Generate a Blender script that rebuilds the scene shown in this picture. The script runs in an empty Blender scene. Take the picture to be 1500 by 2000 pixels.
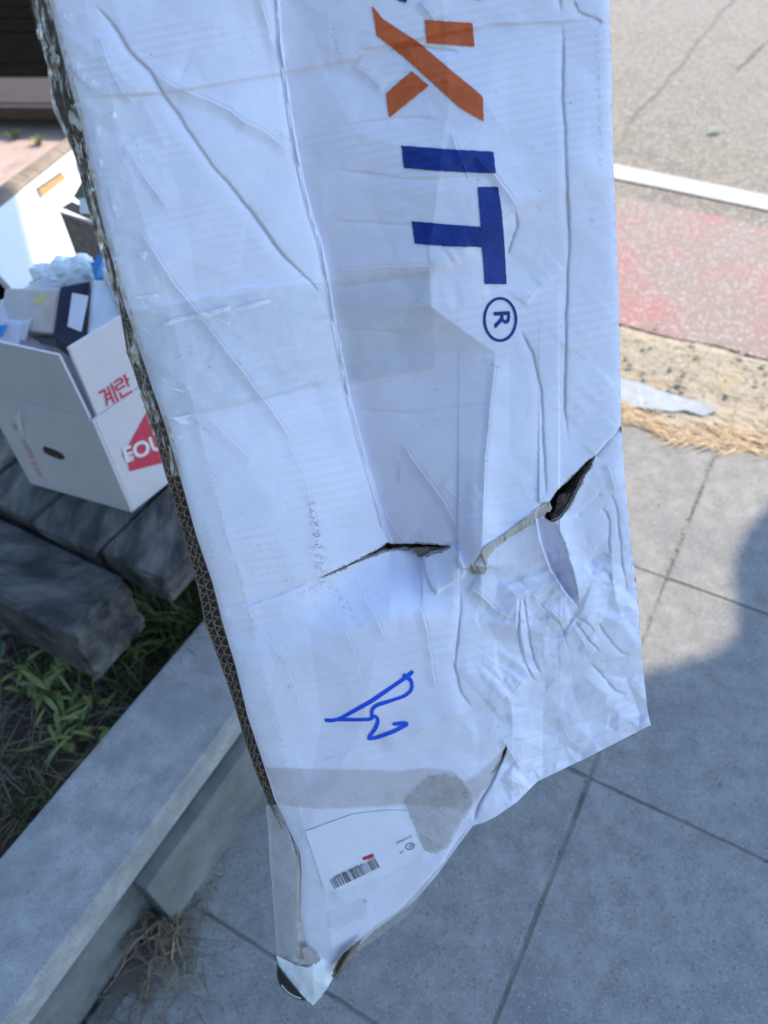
import bpy, bmesh, math, random
import numpy as np
from mathutils import Vector, Matrix
random.seed(7)
RNG = np.random.default_rng(11)
SC = bpy.context.scene
COL = SC.collection

# ---------------------------------------------------------------- camera
FPX = 1480.0
CAM_H = 1.5
Dn = np.array([100, 1380, 1480.0]); Dn /= np.linalg.norm(Dn)
Fw = np.array([0, 0, 1.0]) - Dn[2] * Dn; Fw /= np.linalg.norm(Fw)
Xw = np.cross(Fw, -Dn)
C2W = np.array([Xw, Fw, -Dn])            # rows: world axes in (right, down, forward) coordinates
cam_d = bpy.data.cameras.new('camera')
cam = bpy.data.objects.new('camera', cam_d); COL.objects.link(cam); SC.camera = cam
r_, d_, f_ = C2W[:, 0], C2W[:, 1], C2W[:, 2]
cam.matrix_world = Matrix(((r_[0], -d_[0], -f_[0], 0), (r_[1], -d_[1], -f_[1], 0), (r_[2], -d_[2], -f_[2], CAM_H), (0, 0, 0, 1)))
cam_d.sensor_fit = 'VERTICAL'; cam_d.sensor_height = 36; cam_d.sensor_width = 27
cam_d.lens = FPX / 2000 * 36
cam_d.clip_start = 0.02; cam_d.clip_end = 400
cam_d.dof.use_dof = True; cam_d.dof.focus_distance = 0.71; cam_d.dof.aperture_fstop = 27.0 / 5.2

# ---------------------------------------------------------------- light
SUN_EL, SUN_AZ = math.radians(45), math.radians(35)      # azimuth: right of straight ahead
w = bpy.data.worlds.new('World'); SC.world = w; w.use_nodes = True
nt = w.node_tree
sky = nt.nodes.new('ShaderNodeTexSky'); sky.sky_type = 'NISHITA'; sky.sun_disc = False
sky.sun_elevation = SUN_EL; sky.sun_rotation = SUN_AZ
sky.air_density = 1.0; sky.dust_density = 0.2; sky.ozone_density = 2.2
nt.nodes['Background'].inputs['Strength'].default_value = 0.15
nt.links.new(sky.outputs[0], nt.nodes['Background'].inputs[0])
sd = bpy.data.lights.new('sun', 'SUN'); sd.energy = 2.0; sd.angle = math.radians(0.5); sd.color = (1, .85, .66)
sun = bpy.data.objects.new('sun', sd); COL.objects.link(sun)
S_DIR = np.array([math.cos(SUN_EL) * math.sin(SUN_AZ), math.cos(SUN_EL) * math.cos(SUN_AZ), math.sin(SUN_EL)])
sun.rotation_euler = Vector(S_DIR).to_track_quat('Z', 'Y').to_euler()
SC.view_settings.view_transform = 'Standard'; SC.view_settings.look = 'None'
SC.view_settings.gamma = 1; SC.view_settings.use_curve_mapping = False
SC.view_settings.exposure = 1.88

# ---------------------------------------------------------------- helpers
CAMP = np.array([0, 0, CAM_H])
def ray(px, py):
    px = np.asarray(px, float); py = np.asarray(py, float)
    return np.stack([px - 750, py - 1000, np.full_like(px, FPX)], -1) @ C2W.T
def P(px, py, h=0.0):
    r = ray(px, py); return CAMP + r * ((h - CAM_H) / r[..., 2])[..., None]
def on_plane(px, py, p0, n):
    r = ray(px, py); return CAMP + r * (((np.asarray(p0) - CAMP) @ n) / (r @ n))[..., None]
O2 = np.array([.373, .63]); E1 = np.array([.535, .845]); E2 = np.array([.845, -.535])
def G(a, b, h=0.0):
    p = O2 + a * E1 + b * E2; return (float(p[0]), float(p[1]), h)

def link(name, me, mats, parent=None, loc=None):
    o = bpy.data.objects.new(name, me); COL.objects.link(o)
    for m in (mats if isinstance(mats, (list, tuple)) else [mats]):
        me.materials.append(m)
    if parent is not None: o.parent = parent
    if loc is not None: o.location = loc
    return o
def thing(name, label, cat, loc=(0, 0, 0), group=None):
    o = bpy.data.objects.new(name, None); COL.objects.link(o); o.location = [float(v) for v in loc]
    o.empty_display_size = .05
    return tag(o, label, cat, group)
def tag(o, label, cat, group=None):
    o['label'] = label; o['category'] = cat
    if group: o['group'] = group
    return o
def kind(o, k): o['kind'] = k; return o
def mesh(name, verts, faces, mats, parent=None, smooth=False, origin=None):
    v = np.asarray(verts, float)
    if origin is None and parent is not None: origin = np.array(parent.location) if parent.parent is None else np.array(parent.get('wo', (0, 0, 0)))
    if origin is None: origin = (0, 0, 0)
    v = v - np.asarray(origin, float)
    me = bpy.data.meshes.new(name); me.from_pydata(v.tolist(), [], [list(map(int, f)) for f in faces]); me.update()
    if smooth: me.shade_smooth()
    o = link(name, me, mats, parent)
    if parent is None: o.location = [float(x) for x in origin]
    o['wo'] = [float(x) for x in origin]
    return o
def grid_mesh(name, V, mats, parent=None, smooth=True, keep=None, uv=None, attr=None, origin=None):
    """V: (rows, cols, 3) world points"""
    nr, nc = V.shape[:2]
    org = np.asarray(origin if origin is not None else (parent.location if parent is not None else (0, 0, 0)), float)
    idx = np.arange(nr * nc).reshape(nr, nc)
    q = np.stack([idx[:-1, :-1], idx[1:, :-1], idx[1:, 1:], idx[:-1, 1:]], -1).reshape(-1, 4)
    if keep is not None: q = q[keep.reshape(-1)]
    me = bpy.data.meshes.new(name)
    vv = (V.reshape(-1, 3) - org).astype(np.float32)
    me.vertices.add(len(vv)); me.vertices.foreach_set('co', vv.ravel())
    me.loops.add(q.size); me.loops.foreach_set('vertex_index', q.ravel().astype(np.int32))
    me.polygons.add(len(q)); me.polygons.foreach_set('loop_start', np.arange(0, q.size, 4, dtype=np.int32))
    me.polygons.foreach_set('loop_total', np.full(len(q), 4, dtype=np.int32))
    me.update(calc_edges=True)
    if uv is not None:
        l = me.uv_layers.new(name='UVMap'); l.data.foreach_set('uv', uv.reshape(-1, 2)[q.ravel()].astype(np.float32).ravel())
    if attr:
        for k, a in attr.items():
            at = me.attributes.new(k, 'FLOAT', 'POINT'); at.data.foreach_set('value', a.reshape(-1).astype(np.float32))
    if smooth: me.shade_smooth()
    me.validate()
    o = link(name, me, mats, parent)
    if parent is None: o.location = org
    o['wo'] = [float(x) for x in org]
    return o
BOXF = [(0, 3, 2, 1), (4, 5, 6, 7), (0, 1, 5, 4), (1, 2, 6, 5), (2, 3, 7, 6), (3, 0, 4, 7)]
def hexa(name, bottom, top, mats, parent=None, bevel=0, segs=2, rough=0, cuts=0):
    """solid from 4 bottom and 4 top corners (counter-clockwise seen from above)"""
    org = np.array(parent.location) if parent is not None else np.mean(np.asarray(bottom, float), 0)
    bm = bmesh.new()
    vs = [bm.verts.new(Vector(np.asarray(p, float) - org)) for p in list(bottom) + list(top)]
    for f in BOXF: bm.faces.new([vs[i] for i in f])
    bmesh.ops.recalc_face_normals(bm, faces=bm.faces)
    if bevel: bmesh.ops.bevel(bm, geom=list(bm.edges), offset=bevel, segments=segs, affect='EDGES', profile=.6)
    if cuts:
        long_ = [e for e in bm.edges if e.calc_length() > .05]
        bmesh.ops.subdivide_edges(bm, edges=long_, cuts=cuts, use_grid_fill=True)
    if rough:
        for v in bm.verts: v.co += Vector(RNG.normal(0, rough, 3))
    me = bpy.data.meshes.new(name); bm.to_mesh(me); bm.free()
    o = link(name, me, mats, parent)
    if parent is None: o.location = org
    o['wo'] = [float(x) for x in org]
    return o
def gbox(name, a0, a1, b0, b1, h0, h1, mats, parent=None, **k):
    q = [(a0, b0), (a0, b1), (a1, b1), (a1, b0)]
    return hexa(name, [G(a, b, h0) for a, b in q], [G(a, b, h1) for a, b in q], mats, parent, **k)

# value noise
_T = RNG.random((256, 256))
def vnoise(x, y):
    xi = np.floor(x).astype(int); yi = np.floor(y).astype(int)
    fx = x - xi; fy = y - yi; fx = fx * fx * (3 - 2 * fx); fy = fy * fy * (3 - 2 * fy)
    g = lambda i, j: _T[i & 255, j & 255]
    return (g(xi, yi) * (1 - fx) + g(xi + 1, yi) * fx) * (1 - fy) + (g(xi, yi + 1) * (1 - fx) + g(xi + 1, yi + 1) * fx) * fy
def fbm(x, y, o=4):
    s = 0; a = .5
    for i in range(o): s = s + a * (vnoise(x + 17.3 * i, y + 5.1 * i) - .5); x = x * 2.03; y = y * 2.03; a *= .5
    return s
def ridged(x, y, o=3):
    s = 0; a = .5
    for i in range(o): s = s + a * (1 - np.abs(2 * vnoise(x + 31.7 * i, y + 9.2 * i) - 1)); x = x * 1.9 + .3 * y; y = y * 2.0 - .2 * x; a *= .5
    return s
def lut(pts, y):
    p = np.asarray(pts, float); return np.interp(y, p[:, 1], p[:, 0])
def polyline_at(pts, t):
    p = np.asarray(pts, float); d = np.r_[0, np.cumsum(np.hypot(*np.diff(p, axis=0).T))]; d /= d[-1]
    return np.stack([np.interp(t, d, p[:, 0]), np.interp(t, d, p[:, 1])], -1)
def sdist(X, Y, pts):
    """unsigned distance, side (+ = left of travel seen in y-down picture = larger x when going down), arc 0..1"""
    p = np.asarray(pts, float); best = np.full(X.shape, 1e9); side = np.zeros(X.shape); arc = np.zeros(X.shape)
    L = np.hypot(*np.diff(p, axis=0).T); cum = np.r_[0, np.cumsum(L)]
    for i in range(len(p) - 1):
        ax, ay = p[i]; bx, by = p[i + 1]; dx, dy = bx - ax, by - ay; l2 = dx * dx + dy * dy + 1e-9
        t = np.clip(((X - ax) * dx + (Y - ay) * dy) / l2, 0, 1)
        qx = X - ax - t * dx; qy = Y - ay - t * dy; d = np.hypot(qx, qy); m = d < best
        best = np.where(m, d, best); side = np.where(m, np.sign(dy * (X - ax) - dx * (Y - ay)), side)
        arc = np.where(m, (cum[i] + t * L[i]) / cum[-1], arc)
    return best, side, arc
def inpoly(X, Y, poly):
    p = np.asarray(poly, float); r = np.zeros(X.shape, bool); j = len(p) - 1
    for i in range(len(p)):
        xi, yi = p[i]; xj, yj = p[j]
        if yi != yj: r ^= ((yi > Y) != (yj > Y)) & (X < (xj - xi) * (Y - yi) / (yj - yi) + xi)
        j = i
    return r

# ---------------------------------------------------------------- materials
def nodemat(name):
    m = bpy.data.materials.new(name); m.use_nodes = True; t = m.node_tree
    return m, t, t.nodes['Principled BSDF']
def N(t, typ, **k):
    n = t.nodes.new(typ)
    for a, v in k.items():
        if a.startswith('i_'): n.inputs[int(a[2:]) if a[2:].isdigit() else a[2:].replace('_', ' ')].default_value = v
        else: setattr(n, a, v)
    return n
def c4(c): return (*c, 1.0)
def pmat(name, c1, c2, scale=8, rough=.8, bump=.0, bscale=None, spec=.3, detail=6, stretch=None, c3=None, s3=2.5, t3=(.5, .62), speck=None, dist=.002):
    m, t, b = nodemat(name); L = t.links.new
    co = N(t, 'ShaderNodeTexCoord'); src = co.outputs['Object']
    if stretch:
        mp = N(t, 'ShaderNodeMapping'); mp.inputs['Scale'].default_value = stretch[:3]
        if len(stretch) > 3: mp.inputs['Rotation'].default_value[2] = stretch[3]
        L(src, mp.inputs[0]); src = mp.outputs[0]
    n1 = N(t, 'ShaderNodeTexNoise', i_Scale=scale, i_Detail=detail, i_Roughness=.65); L(src, n1.inputs['Vector'])
    rp = N(t, 'ShaderNodeValToRGB'); rp.color_ramp.elements[0].position = .32; rp.color_ramp.elements[1].position = .68
    rp.color_ramp.elements[0].color = c4(c1); rp.color_ramp.elements[1].color = c4(c2); L(n1.outputs['Fac'], rp.inputs[0])
    out = rp.outputs[0]
    if c3 is not None:
        n3 = N(t, 'ShaderNodeTexNoise', i_Scale=s3, i_Detail=5, i_Roughness=.6); L(src, n3.inputs['Vector'])
        mr = N(t, 'ShaderNodeMapRange'); mr.inputs[1].default_value = t3[0]; mr.inputs[2].default_value = t3[1]; L(n3.outputs['Fac'], mr.inputs[0])
        mx = N(t, 'ShaderNodeMix', data_type='RGBA'); L(mr.outputs[0], mx.inputs[0]); L(out, mx.inputs[6]); mx.inputs[7].default_value = c4(c3); out = mx.outputs[2]
    if speck:
        for (ss, col, th) in speck:
            v = N(t, 'ShaderNodeTexVoronoi', i_Scale=ss); L(src, v.inputs['Vector'])
            sp = N(t, 'ShaderNodeSeparateColor'); L(v.outputs['Color'], sp.inputs[0])
            gt = N(t, 'ShaderNodeMapRange'); gt.inputs[1].default_value = th; gt.inputs[2].default_value = min(1, th + .12); L(sp.outputs[0], gt.inputs[0])
            mx = N(t, 'ShaderNodeMix', data_type='RGBA'); L(gt.outputs[0], mx.inputs[0]); L(out, mx.inputs[6]); mx.inputs[7].default_value = c4(col); out = mx.outputs[2]
    L(out, b.inputs['Base Color']); b.inputs['Roughness'].default_value = rough; b.inputs['Specular IOR Level'].default_value = spec
    if bump:
        nb = N(t, 'ShaderNodeTexNoise', i_Scale=bscale or scale * 4, i_Detail=6, i_Roughness=.7); L(src, nb.inputs['Vector'])
        bu = N(t, 'ShaderNodeBump', i_Strength=bump, i_Distance=dist); L(nb.outputs['Fac'], bu.inputs['Height']); L(bu.outputs[0], b.inputs['Normal'])
    return m

def carton_mat():
    m, t, b = nodemat('white_lined_board'); L = t.links.new
    uv = N(t, 'ShaderNodeUVMap'); src = uv.outputs[0]
    n1 = N(t, 'ShaderNodeTexNoise', i_Scale=14, i_Detail=6, i_Roughness=.6); L(src, n1.inputs['Vector'])
    rp = N(t, 'ShaderNodeValToRGB'); rp.color_ramp.elements[0].position = .3; rp.color_ramp.elements[1].position = .6
    rp.color_ramp.elements[0].color = (.72, .71, .79, 1); rp.color_ramp.elements[1].color = (.79, .775, .855, 1); L(n1.outputs['Fac'], rp.inputs[0])
    at = N(t, 'ShaderNodeAttribute', attribute_name='dirt_shade')
    nf = N(t, 'ShaderNodeTexNoise', i_Scale=420, i_Detail=3, i_Roughness=.7); L(src, nf.inputs['Vector'])
    mr = N(t, 'ShaderNodeMapRange'); mr.inputs[1].default_value = .42; mr.inputs[2].default_value = .62; L(nf.outputs['Fac'], mr.inputs[0])
    mu = N(t, 'ShaderNodeMath', operation='MULTIPLY'); L(at.outputs['Fac'], mu.inputs[0]); L(mr.outputs[0], mu.inputs[1])
    mx = N(t, 'ShaderNodeMix', data_type='RGBA'); L(mu.outputs[0], mx.inputs[0]); L(rp.outputs[0], mx.inputs[6]); mx.inputs[7].default_value = (.06, .055, .055, 1)
    ab = N(t, 'ShaderNodeAttribute', attribute_name='worn')
    mx2 = N(t, 'ShaderNodeMix', data_type='RGBA'); L(ab.outputs['Fac'], mx2.inputs[0]); L(mx.outputs[2], mx2.inputs[6]); mx2.inputs[7].default_value = (.30, .235, .19, 1)
    L(mx2.outputs[2], b.inputs['Base Color'])
    b.inputs['Roughness'].default_value = .55; b.inputs['Specular IOR Level'].default_value = .25
    # paper grain and faint lines of the flutes under the liner
    g = N(t, 'ShaderNodeTexNoise', i_Scale=900, i_Detail=2); L(src, g.inputs['Vector'])
    bu = N(t, 'ShaderNodeBump', i_Strength=.12, i_Distance=.0004); L(g.outputs['Fac'], bu.inputs['Height']); L(bu.outputs[0], b.inputs['Normal'])
    return m
def tape_mat(name, tint, opac, rough=.16, bump=.6, bscale=55):
    m, t, b = nodemat(name); L = t.links.new
    co = N(t, 'ShaderNodeTexCoord')
    n1 = N(t, 'ShaderNodeTexNoise', i_Scale=30, i_Detail=6, i_Roughness=.7); L(co.outputs['Object'], n1.inputs['Vector'])
    mr = N(t, 'ShaderNodeMapRange'); mr.inputs[1].default_value = .3; mr.inputs[2].default_value = .7; mr.inputs[3].default_value = opac * .6; mr.inputs[4].default_value = min(1, opac * 1.4); L(n1.outputs['Fac'], mr.inputs[0])
    b.inputs['Base Color'].default_value = c4(tint); b.inputs['Roughness'].default_value = rough; b.inputs['Specular IOR Level'].default_value = .6
    L(mr.outputs[0], b.inputs['Alpha'])
    nb = N(t, 'ShaderNodeTexNoise', i_Scale=bscale, i_Detail=4, i_Roughness=.55); L(co.outputs['Object'], nb.inputs['Vector'])
    bu = N(t, 'ShaderNodeBump', i_Strength=bump, i_Distance=.003); L(nb.outputs['Fac'], bu.inputs['Height'])
    b.inputs['Coat Weight'].default_value = .6; b.inputs['Coat Roughness'].default_value = .08
    L(bu.outputs[0], b.inputs['Normal']); L(bu.outputs[0], b.inputs['Coat Normal'])
    return m
def film_mat():
    m = tape_mat('clear_film', (.62, .57, .47), .3, rough=.12, bump=1.0, bscale=90); t = m.node_tree; L = t.links.new; b = t.nodes['Principled BSDF']
    co = N(t, 'ShaderNodeTexCoord'); mp = N(t, 'ShaderNodeMapping'); mp.inputs['Scale'].default_value = (3.2, 1, .8); L(co.outputs['Object'], mp.inputs[0])
    n = N(t, 'ShaderNodeTexNoise', i_Scale=42, i_Detail=4, i_Roughness=.55, i_Distortion=1.2); L(mp.outputs[0], n.inputs['Vector'])
    mr = N(t, 'ShaderNodeMapRange'); mr.inputs[1].default_value = .47; mr.inputs[2].default_value = .60; mr.inputs[3].default_value = .05; mr.inputs[4].default_value = .85; L(n.outputs['Fac'], mr.inputs[0]); L(mr.outputs[0], b.inputs['Alpha'])
    return m
M = {}
M['carton'] = carton_mat()
M['tape'] = tape_mat('clear_tape', (.66, .70, .68), .19, bump=1.0, bscale=40)
M['tape_film'] = film_mat() if True else tape_mat('clear_film', (.55, .52, .42), .22, rough=.1, bump=1.0, bscale=90)
M['tape_old'] = tape_mat('yellowed_tape', (.55, .52, .46), .36, rough=.25, bump=.4)
M['kraft'] = pmat('kraft_board', (.16, .125, .10), (.30, .245, .20), 60, .85, .5, 200)
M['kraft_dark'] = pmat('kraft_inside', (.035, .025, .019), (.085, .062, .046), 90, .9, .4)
M['flute'] = pmat('flute_paper', (.13, .095, .07), (.27, .205, .155), 120, .85)
M['torn'] = pmat('torn_liner', (.37, .335, .295), (.58, .545, .50), 60, .85, .35, 130, stretch=(1, 1, 1))
M['patch'] = tape_mat('scuffed_tape_patch', (.46, .42, .37), .46, rough=.5, bump=.8, bscale=170)
M['orange'] = pmat('orange_ink', (.52, .095, .022), (.62, .135, .04), 80, .5, .15, 300)
M['blue'] = pmat('blue_ink', (.008, .028, .19), (.014, .042, .26), 80, .5, .15, 300)
M['marker'] = pmat('blue_marker', (.008, .075, .62), (.012, .10, .75), 60, .45)
M['ink'] = pmat('black_ink', (.03, .03, .035), (.05, .05, .055), 80, .6)
M['redink'] = pmat('red_ink', (.50, .03, .06), (.60, .06, .09), 60, .6)
M['label'] = pmat('label_paper', (.78, .765, .84), (.81, .80, .865), 40, .5)
M['foam'] = pmat('white_foam_film', (.74, .77, .78), (.84, .86, .86), 25, .28, .4, 60, spec=.5)
M['black'] = pmat('black_plastic', (.012, .012, .013), (.016, .016, .018), 40, .18, spec=.5)
M['metal'] = pmat('bright_trim', (.5, .5, .5), (.6, .6, .6), 40, .3)
M['slab'] = pmat('paving_concrete', (.195, .19, .178), (.295, .286, .265), 22, .85, .6, 260, c3=(.185, .188, .185), s3=5, t3=(.48, .72), speck=[(520, (.40, .39, .37), .90), (380, (.11, .11, .11), .93)])
M['mortar'] = pmat('joint_sand', (.10, .10, .09), (.30, .285, .245), 9, .95, .6, 200)
M['asphalt'] = pmat('worn_asphalt', (.175, .152, .118), (.28, .248, .20), 26, .9, .9, 160, c3=(.17, .15, .13), s3=4, t3=(.5, .8), speck=[(130, (.40, .37, .32), .80), (170, (.12, .11, .10), .84)], dist=.004)
M['redpaint'] = pmat('faded_red_paint', (.29, .21, .18), (.25, .21, .18), 14, .85, .6, 160, c3=(.36, .16, .15), s3=3.6, t3=(.45, .72), speck=[(140, (.42, .38, .35), .8), (180, (.20, .17, .16), .88)], dist=.004)
M['whitepaint'] = pmat('white_road_paint', (.36, .355, .325), (.43, .425, .385), 14, .7, .4, 150, c3=(.27, .26, .235), s3=30, t3=(.6, .75))
M['gravel'] = pmat('crumbled_concrete', (.30, .25, .18), (.47, .41, .31), 40, .95, 1.0, 90, c3=(.44, .35, .20), s3=7, t3=(.5, .7), speck=[(150, (.16, .13, .10), .90), (210, (.52, .47, .39), .82)], dist=.008)
M['crack'] = pmat('crack_fill', (.13, .115, .10), (.22, .195, .17), 40, .95)
M['pale'] = pmat('pale_kerb_paint', (.28, .31, .33), (.37, .40, .41), 26, .8, .3, 120)
M['pebble'] = pmat('pebble_stone', (.30, .26, .20), (.52, .47, .39), 20, .85, .3)
M['pinkground'] = pmat('pink_concrete', (.40, .29, .245), (.48, .38, .31), 3, .9, .3, 60, c3=(.32, .22, .19), s3=5, t3=(.55, .75))
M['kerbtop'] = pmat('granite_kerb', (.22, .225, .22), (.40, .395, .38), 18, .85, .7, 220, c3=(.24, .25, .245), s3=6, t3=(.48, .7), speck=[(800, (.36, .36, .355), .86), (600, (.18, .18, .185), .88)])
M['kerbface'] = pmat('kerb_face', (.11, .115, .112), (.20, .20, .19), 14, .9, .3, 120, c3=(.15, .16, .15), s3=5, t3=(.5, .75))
M['soil'] = pmat('planter_soil', (.04, .028, .02), (.12, .085, .06), 24, .97, 1.0, 80, c3=(.03, .035, .018), s3=6, t3=(.5, .7), dist=.01)
M['oldwood'] = pmat('weathered_timber', (.030, .031, .031), (.15, .145, .135), 9, .8, .8, 40, stretch=(3, 1, 2, -math.atan2(.535, .845)), c3=(.018, .02, .02), s3=5, t3=(.5, .66), dist=.004)
M['beamwood'] = pmat('weathered_beam', (.030, .031, .031), (.13, .127, .118), 7, .8, .7, 40, stretch=(1.2, 3, 2, math.radians(32)), c3=(.02, .022, .024), s3=6, t3=(.48, .64), dist=.004)
M['brownwood'] = pmat('brown_timber', (.022, .013, .009), (.058, .037, .027), 8, .75, .5, 40, stretch=(1, 6, 6))
M['darkwood'] = pmat('shade_dark_timber', (.003, .003, .003), (.008, .0075, .006), 9, .95, .5, 40, spec=0.0, stretch=(1, 5, 5))  # near-black tone stands in for the shade over the rear deck planks
M['eggwhite'] = pmat('white_egg_board', (.60, .57, .60), (.66, .63, .65), 10, .6, .1, 60)
M['eggred'] = pmat('red_print', (.55, .045, .085), (.62, .07, .11), 90, .6)
M['eggpink'] = pmat('faded_pink_print', (.56, .33, .40), (.62, .44, .50), 25, .6)
M['panelwhite'] = pmat('white_melamine', (.70, .70, .71), (.76, .76, .76), 5, .45)
M['panelwood'] = pmat('wood_edge', (.12, .085, .06), (.30, .235, .18), 9, .6, .2, 50, stretch=(2, 10, 2, math.radians(-70)))
M['chip'] = pmat('chipboard', (.50, .28, .10), (.62, .38, .16), 60, .8, .5)
M['cream'] = pmat('cream_pack', (.58, .54, .49), (.68, .66, .63), 14, .45, c3=(.62, .46, .36), s3=9, t3=(.5, .66))
M['navy'] = pmat('navy_print', (.014, .014, .035), (.026, .026, .055), 20, .4)
M['plastic'] = pmat('white_plastic', (.68, .74, .76), (.80, .84, .85), 20, .35, .4, 40)
M['tissue'] = pmat('white_tissue', (.76, .80, .79), (.84, .87, .86), 20, .9, .3, 50)
M['skyblue'] = pmat('light_blue_plastic', (.07, .30, .70), (.10, .36, .78), 20, .4)
M['green'] = pmat('green_pack', (.01, .09, .075), (.02, .15, .12), 20, .4)
M['greytray'] = pmat('grey_tray', (.10, .12, .12), (.17, .19, .185), 20, .5)
M['white'] = pmat('plain_white', (.72, .72, .72), (.76, .76, .76), 20, .6)
def leafmat(name, c1, c2, scale=15):
    m = pmat(name, c1, c2, scale, .55, spec=.3)
    b = m.node_tree.nodes['Principled BSDF']
    return m
M['grass'] = leafmat('grass_blade', (.03, .055, .018), (.09, .12, .035))
M['weed'] = leafmat('weed_leaf', (.09, .13, .035), (.20, .215, .065))
M['yleaf'] = leafmat('yellowing_leaf', (.13, .16, .03), (.2, .2, .05))
M['broad'] = leafmat('blue_green_leaf', (.03, .09, .05), (.08, .15, .09))
M['straw'] = leafmat('dead_stem', (.12, .092, .062), (.24, .19, .135))
M['drygrass'] = leafmat('sun_dried_grass', (.32, .20, .085), (.48, .33, .17), 30)
M['sail'] = pmat('sail_fabric', (.30, .31, .31), (.36, .37, .37), 12, .9)
M['steel'] = pmat('galvanised_pole', (.3, .3, .3), (.36, .36, .36), 20, .45)

# ---------------------------------------------------------------- setting: road, verge, pavement
def sheet(name, pts, z, m, lab=None):
    pts = np.asarray(pts, float); v = [(p[0], p[1], z) for p in pts]
    o = mesh(name, v, [list(range(len(v)))], m, origin=(*pts.mean(0)[:2], z)); kind(o, 'structure'); return o
def line_xy(p, q, t0, t1):
    a = P(*p)[:2]; b = P(*q)[:2]; d = (b - a) / np.linalg.norm(b - a); return a + d * t0, a + d * t1
sheet('road', [(-150, -150), (150, -150), (150, 150), (-150, 150)], -.024, M['asphalt'])
r0, r1 = line_xy((1210, 622), (1500, 688), -1.4, 12)
rdir = (r1 - r0) / np.linalg.norm(r1 - r0); rn = np.array([-rdir[1], rdir[0]])
if rn[1] < 0: rn = -rn
def wavy(p, q, n, amp, sc):
    t = np.linspace(0, 1, n); pts = p[None] + (q - p)[None] * t[:, None]
    nn = np.array([-(q - p)[1], (q - p)[0]]); nn /= np.linalg.norm(nn); L = np.linalg.norm(q - p)
    return pts + nn[None] * ((fbm(t * L * sc + p[0] * 3, t * 0 + p[1]) * 2 * amp))[:, None]
ra, rb = line_xy((1210, 622), (1500, 688), -6, 12)
lo = wavy(ra, rb, 200, .03, 5)
w0, w1 = line_xy((1198, 340), (1500, 401), -6, 11)
# the red band ends a hand's width short of the white line
hi0, hi1 = w0 - rn * .16, w1 - rn * .16
hi = wavy(hi1, hi0, 120, .05, 4)
sheet('red_painted_strip', np.concatenate([lo, hi]), -.019, M['redpaint'])
v0, v1 = line_xy((1198, 311), (1500, 372), -6, 11)
sheet('white_road_line', np.concatenate([wavy(w0, w1, 90, .008, 8), wavy(v1, v0, 90, .01, 8)]), -.018, M['whitepaint'])
# crack in the road, a recessed dark seam built as a thin jagged strip
ck = np.concatenate([P(np.array([1215., 1240, 1275, 1310, 1335, 1362, 1385, 1410, 1432, 1470]), np.array([262., 222, 182, 140, 112, 80, 50, 20, -8, -50]))])[:, :2]
ck2 = P(np.array([1440., 1465, 1490, 1530]), np.array([128., 108, 82, 50]))[:, :2]
for i, c in enumerate((ck, ck2)):
    cc = polyline_at(c, np.linspace(0, 1, 60)); dd = np.gradient(cc, axis=0); nn = np.stack([-dd[:, 1], dd[:, 0]], -1); nn /= np.linalg.norm(nn, axis=1)[:, None]
    wd = .003 + .007 * vnoise(np.arange(60) * .5, np.zeros(60) + i); jit = fbm(np.arange(60) * .33, np.zeros(60) + 3 + i) * .05
    sheet('road_crack', np.concatenate([cc + nn * (wd + jit)[:, None], (cc + nn * (jit - wd)[:, None])[::-1]]), -.0195, M['crack'])
# gravel verge between road edge and pavement: a bumpy sheet
na, nb_ = 150, 420
pa0 = np.array(G(1.10, 0)[:2])
T = np.linspace(-1.4, 7, nb_); 
V = np.zeros((na, nb_, 3)); edge_p = np.stack([np.array(G(1.13, b)[:2]) for b in np.linspace(-1.6, 5.5, nb_)])
edge_r = r0[None] + rdir[None] * (T - T[0])[:, None] * 1.0 + rn[None] * .03
s = np.linspace(0, 1, na)[:, None, None]
V[..., :2] = edge_p[None] * (1 - s) + edge_r[None] * s
hx, hy = V[..., 0] * 30, V[..., 1] * 30
sv = np.linspace(0, 1, na)[:, None]
V[..., 2] = (-.014 + .012 * fbm(hx * .4, hy * .4, 3) + .014 * np.maximum(0, ridged(hx, hy, 3) - .55) - .02 * np.clip((sv - .85) / .15, 0, 1) + .008 * np.exp(-((sv - .1) / .1) ** 2))
kind(grid_mesh('gravel_verge', V, M['gravel'], origin=(.9, 1.9, 0)), 'structure')
# pale painted kerb remnant lying in the verge
kb = [P(x, y)[:2] for x, y in [(1140, 722), (1212, 738), (1260, 750), (1310, 764), (1352, 776), (1385, 788), (1398, 800), (1376, 808), (1330, 803), (1270, 800), (1212, 793), (1140, 788)]]
kb = np.array(kb); kb = polyline_at(np.vstack([kb, kb[:1]]), np.linspace(0, 1, 70, endpoint=False)); kb = kb + .03 * np.stack([fbm(kb[:, 0] * 25, kb[:, 1] * 25), fbm(kb[:, 0] * 25 + 9, kb[:, 1] * 25)], -1)
kc = kb.mean(0)
bm = bmesh.new(); vb = [bm.verts.new((p[0] - kc[0], p[1] - kc[1], -.03)) for p in kb]; f = bm.faces.new(vb)
r = bmesh.ops.extrude_face_region(bm, geom=[f]); top = [g for g in r['geom'] if isinstance(g, bmesh.types.BMVert)]
for v in top: v.co.z = -.001 + RNG.normal(0, .002)
bmesh.ops.recalc_face_normals(bm, faces=bm.faces)
me = bpy.data.meshes.new('kerb_stone'); bm.to_mesh(me); bm.free()
tag(link('kerb_stone', me, M['pale'], loc=(kc[0], kc[1], 0)), 'worn pale blue white kerb stone lying flush between gravel verge and dried grass', 'kerb')
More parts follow.
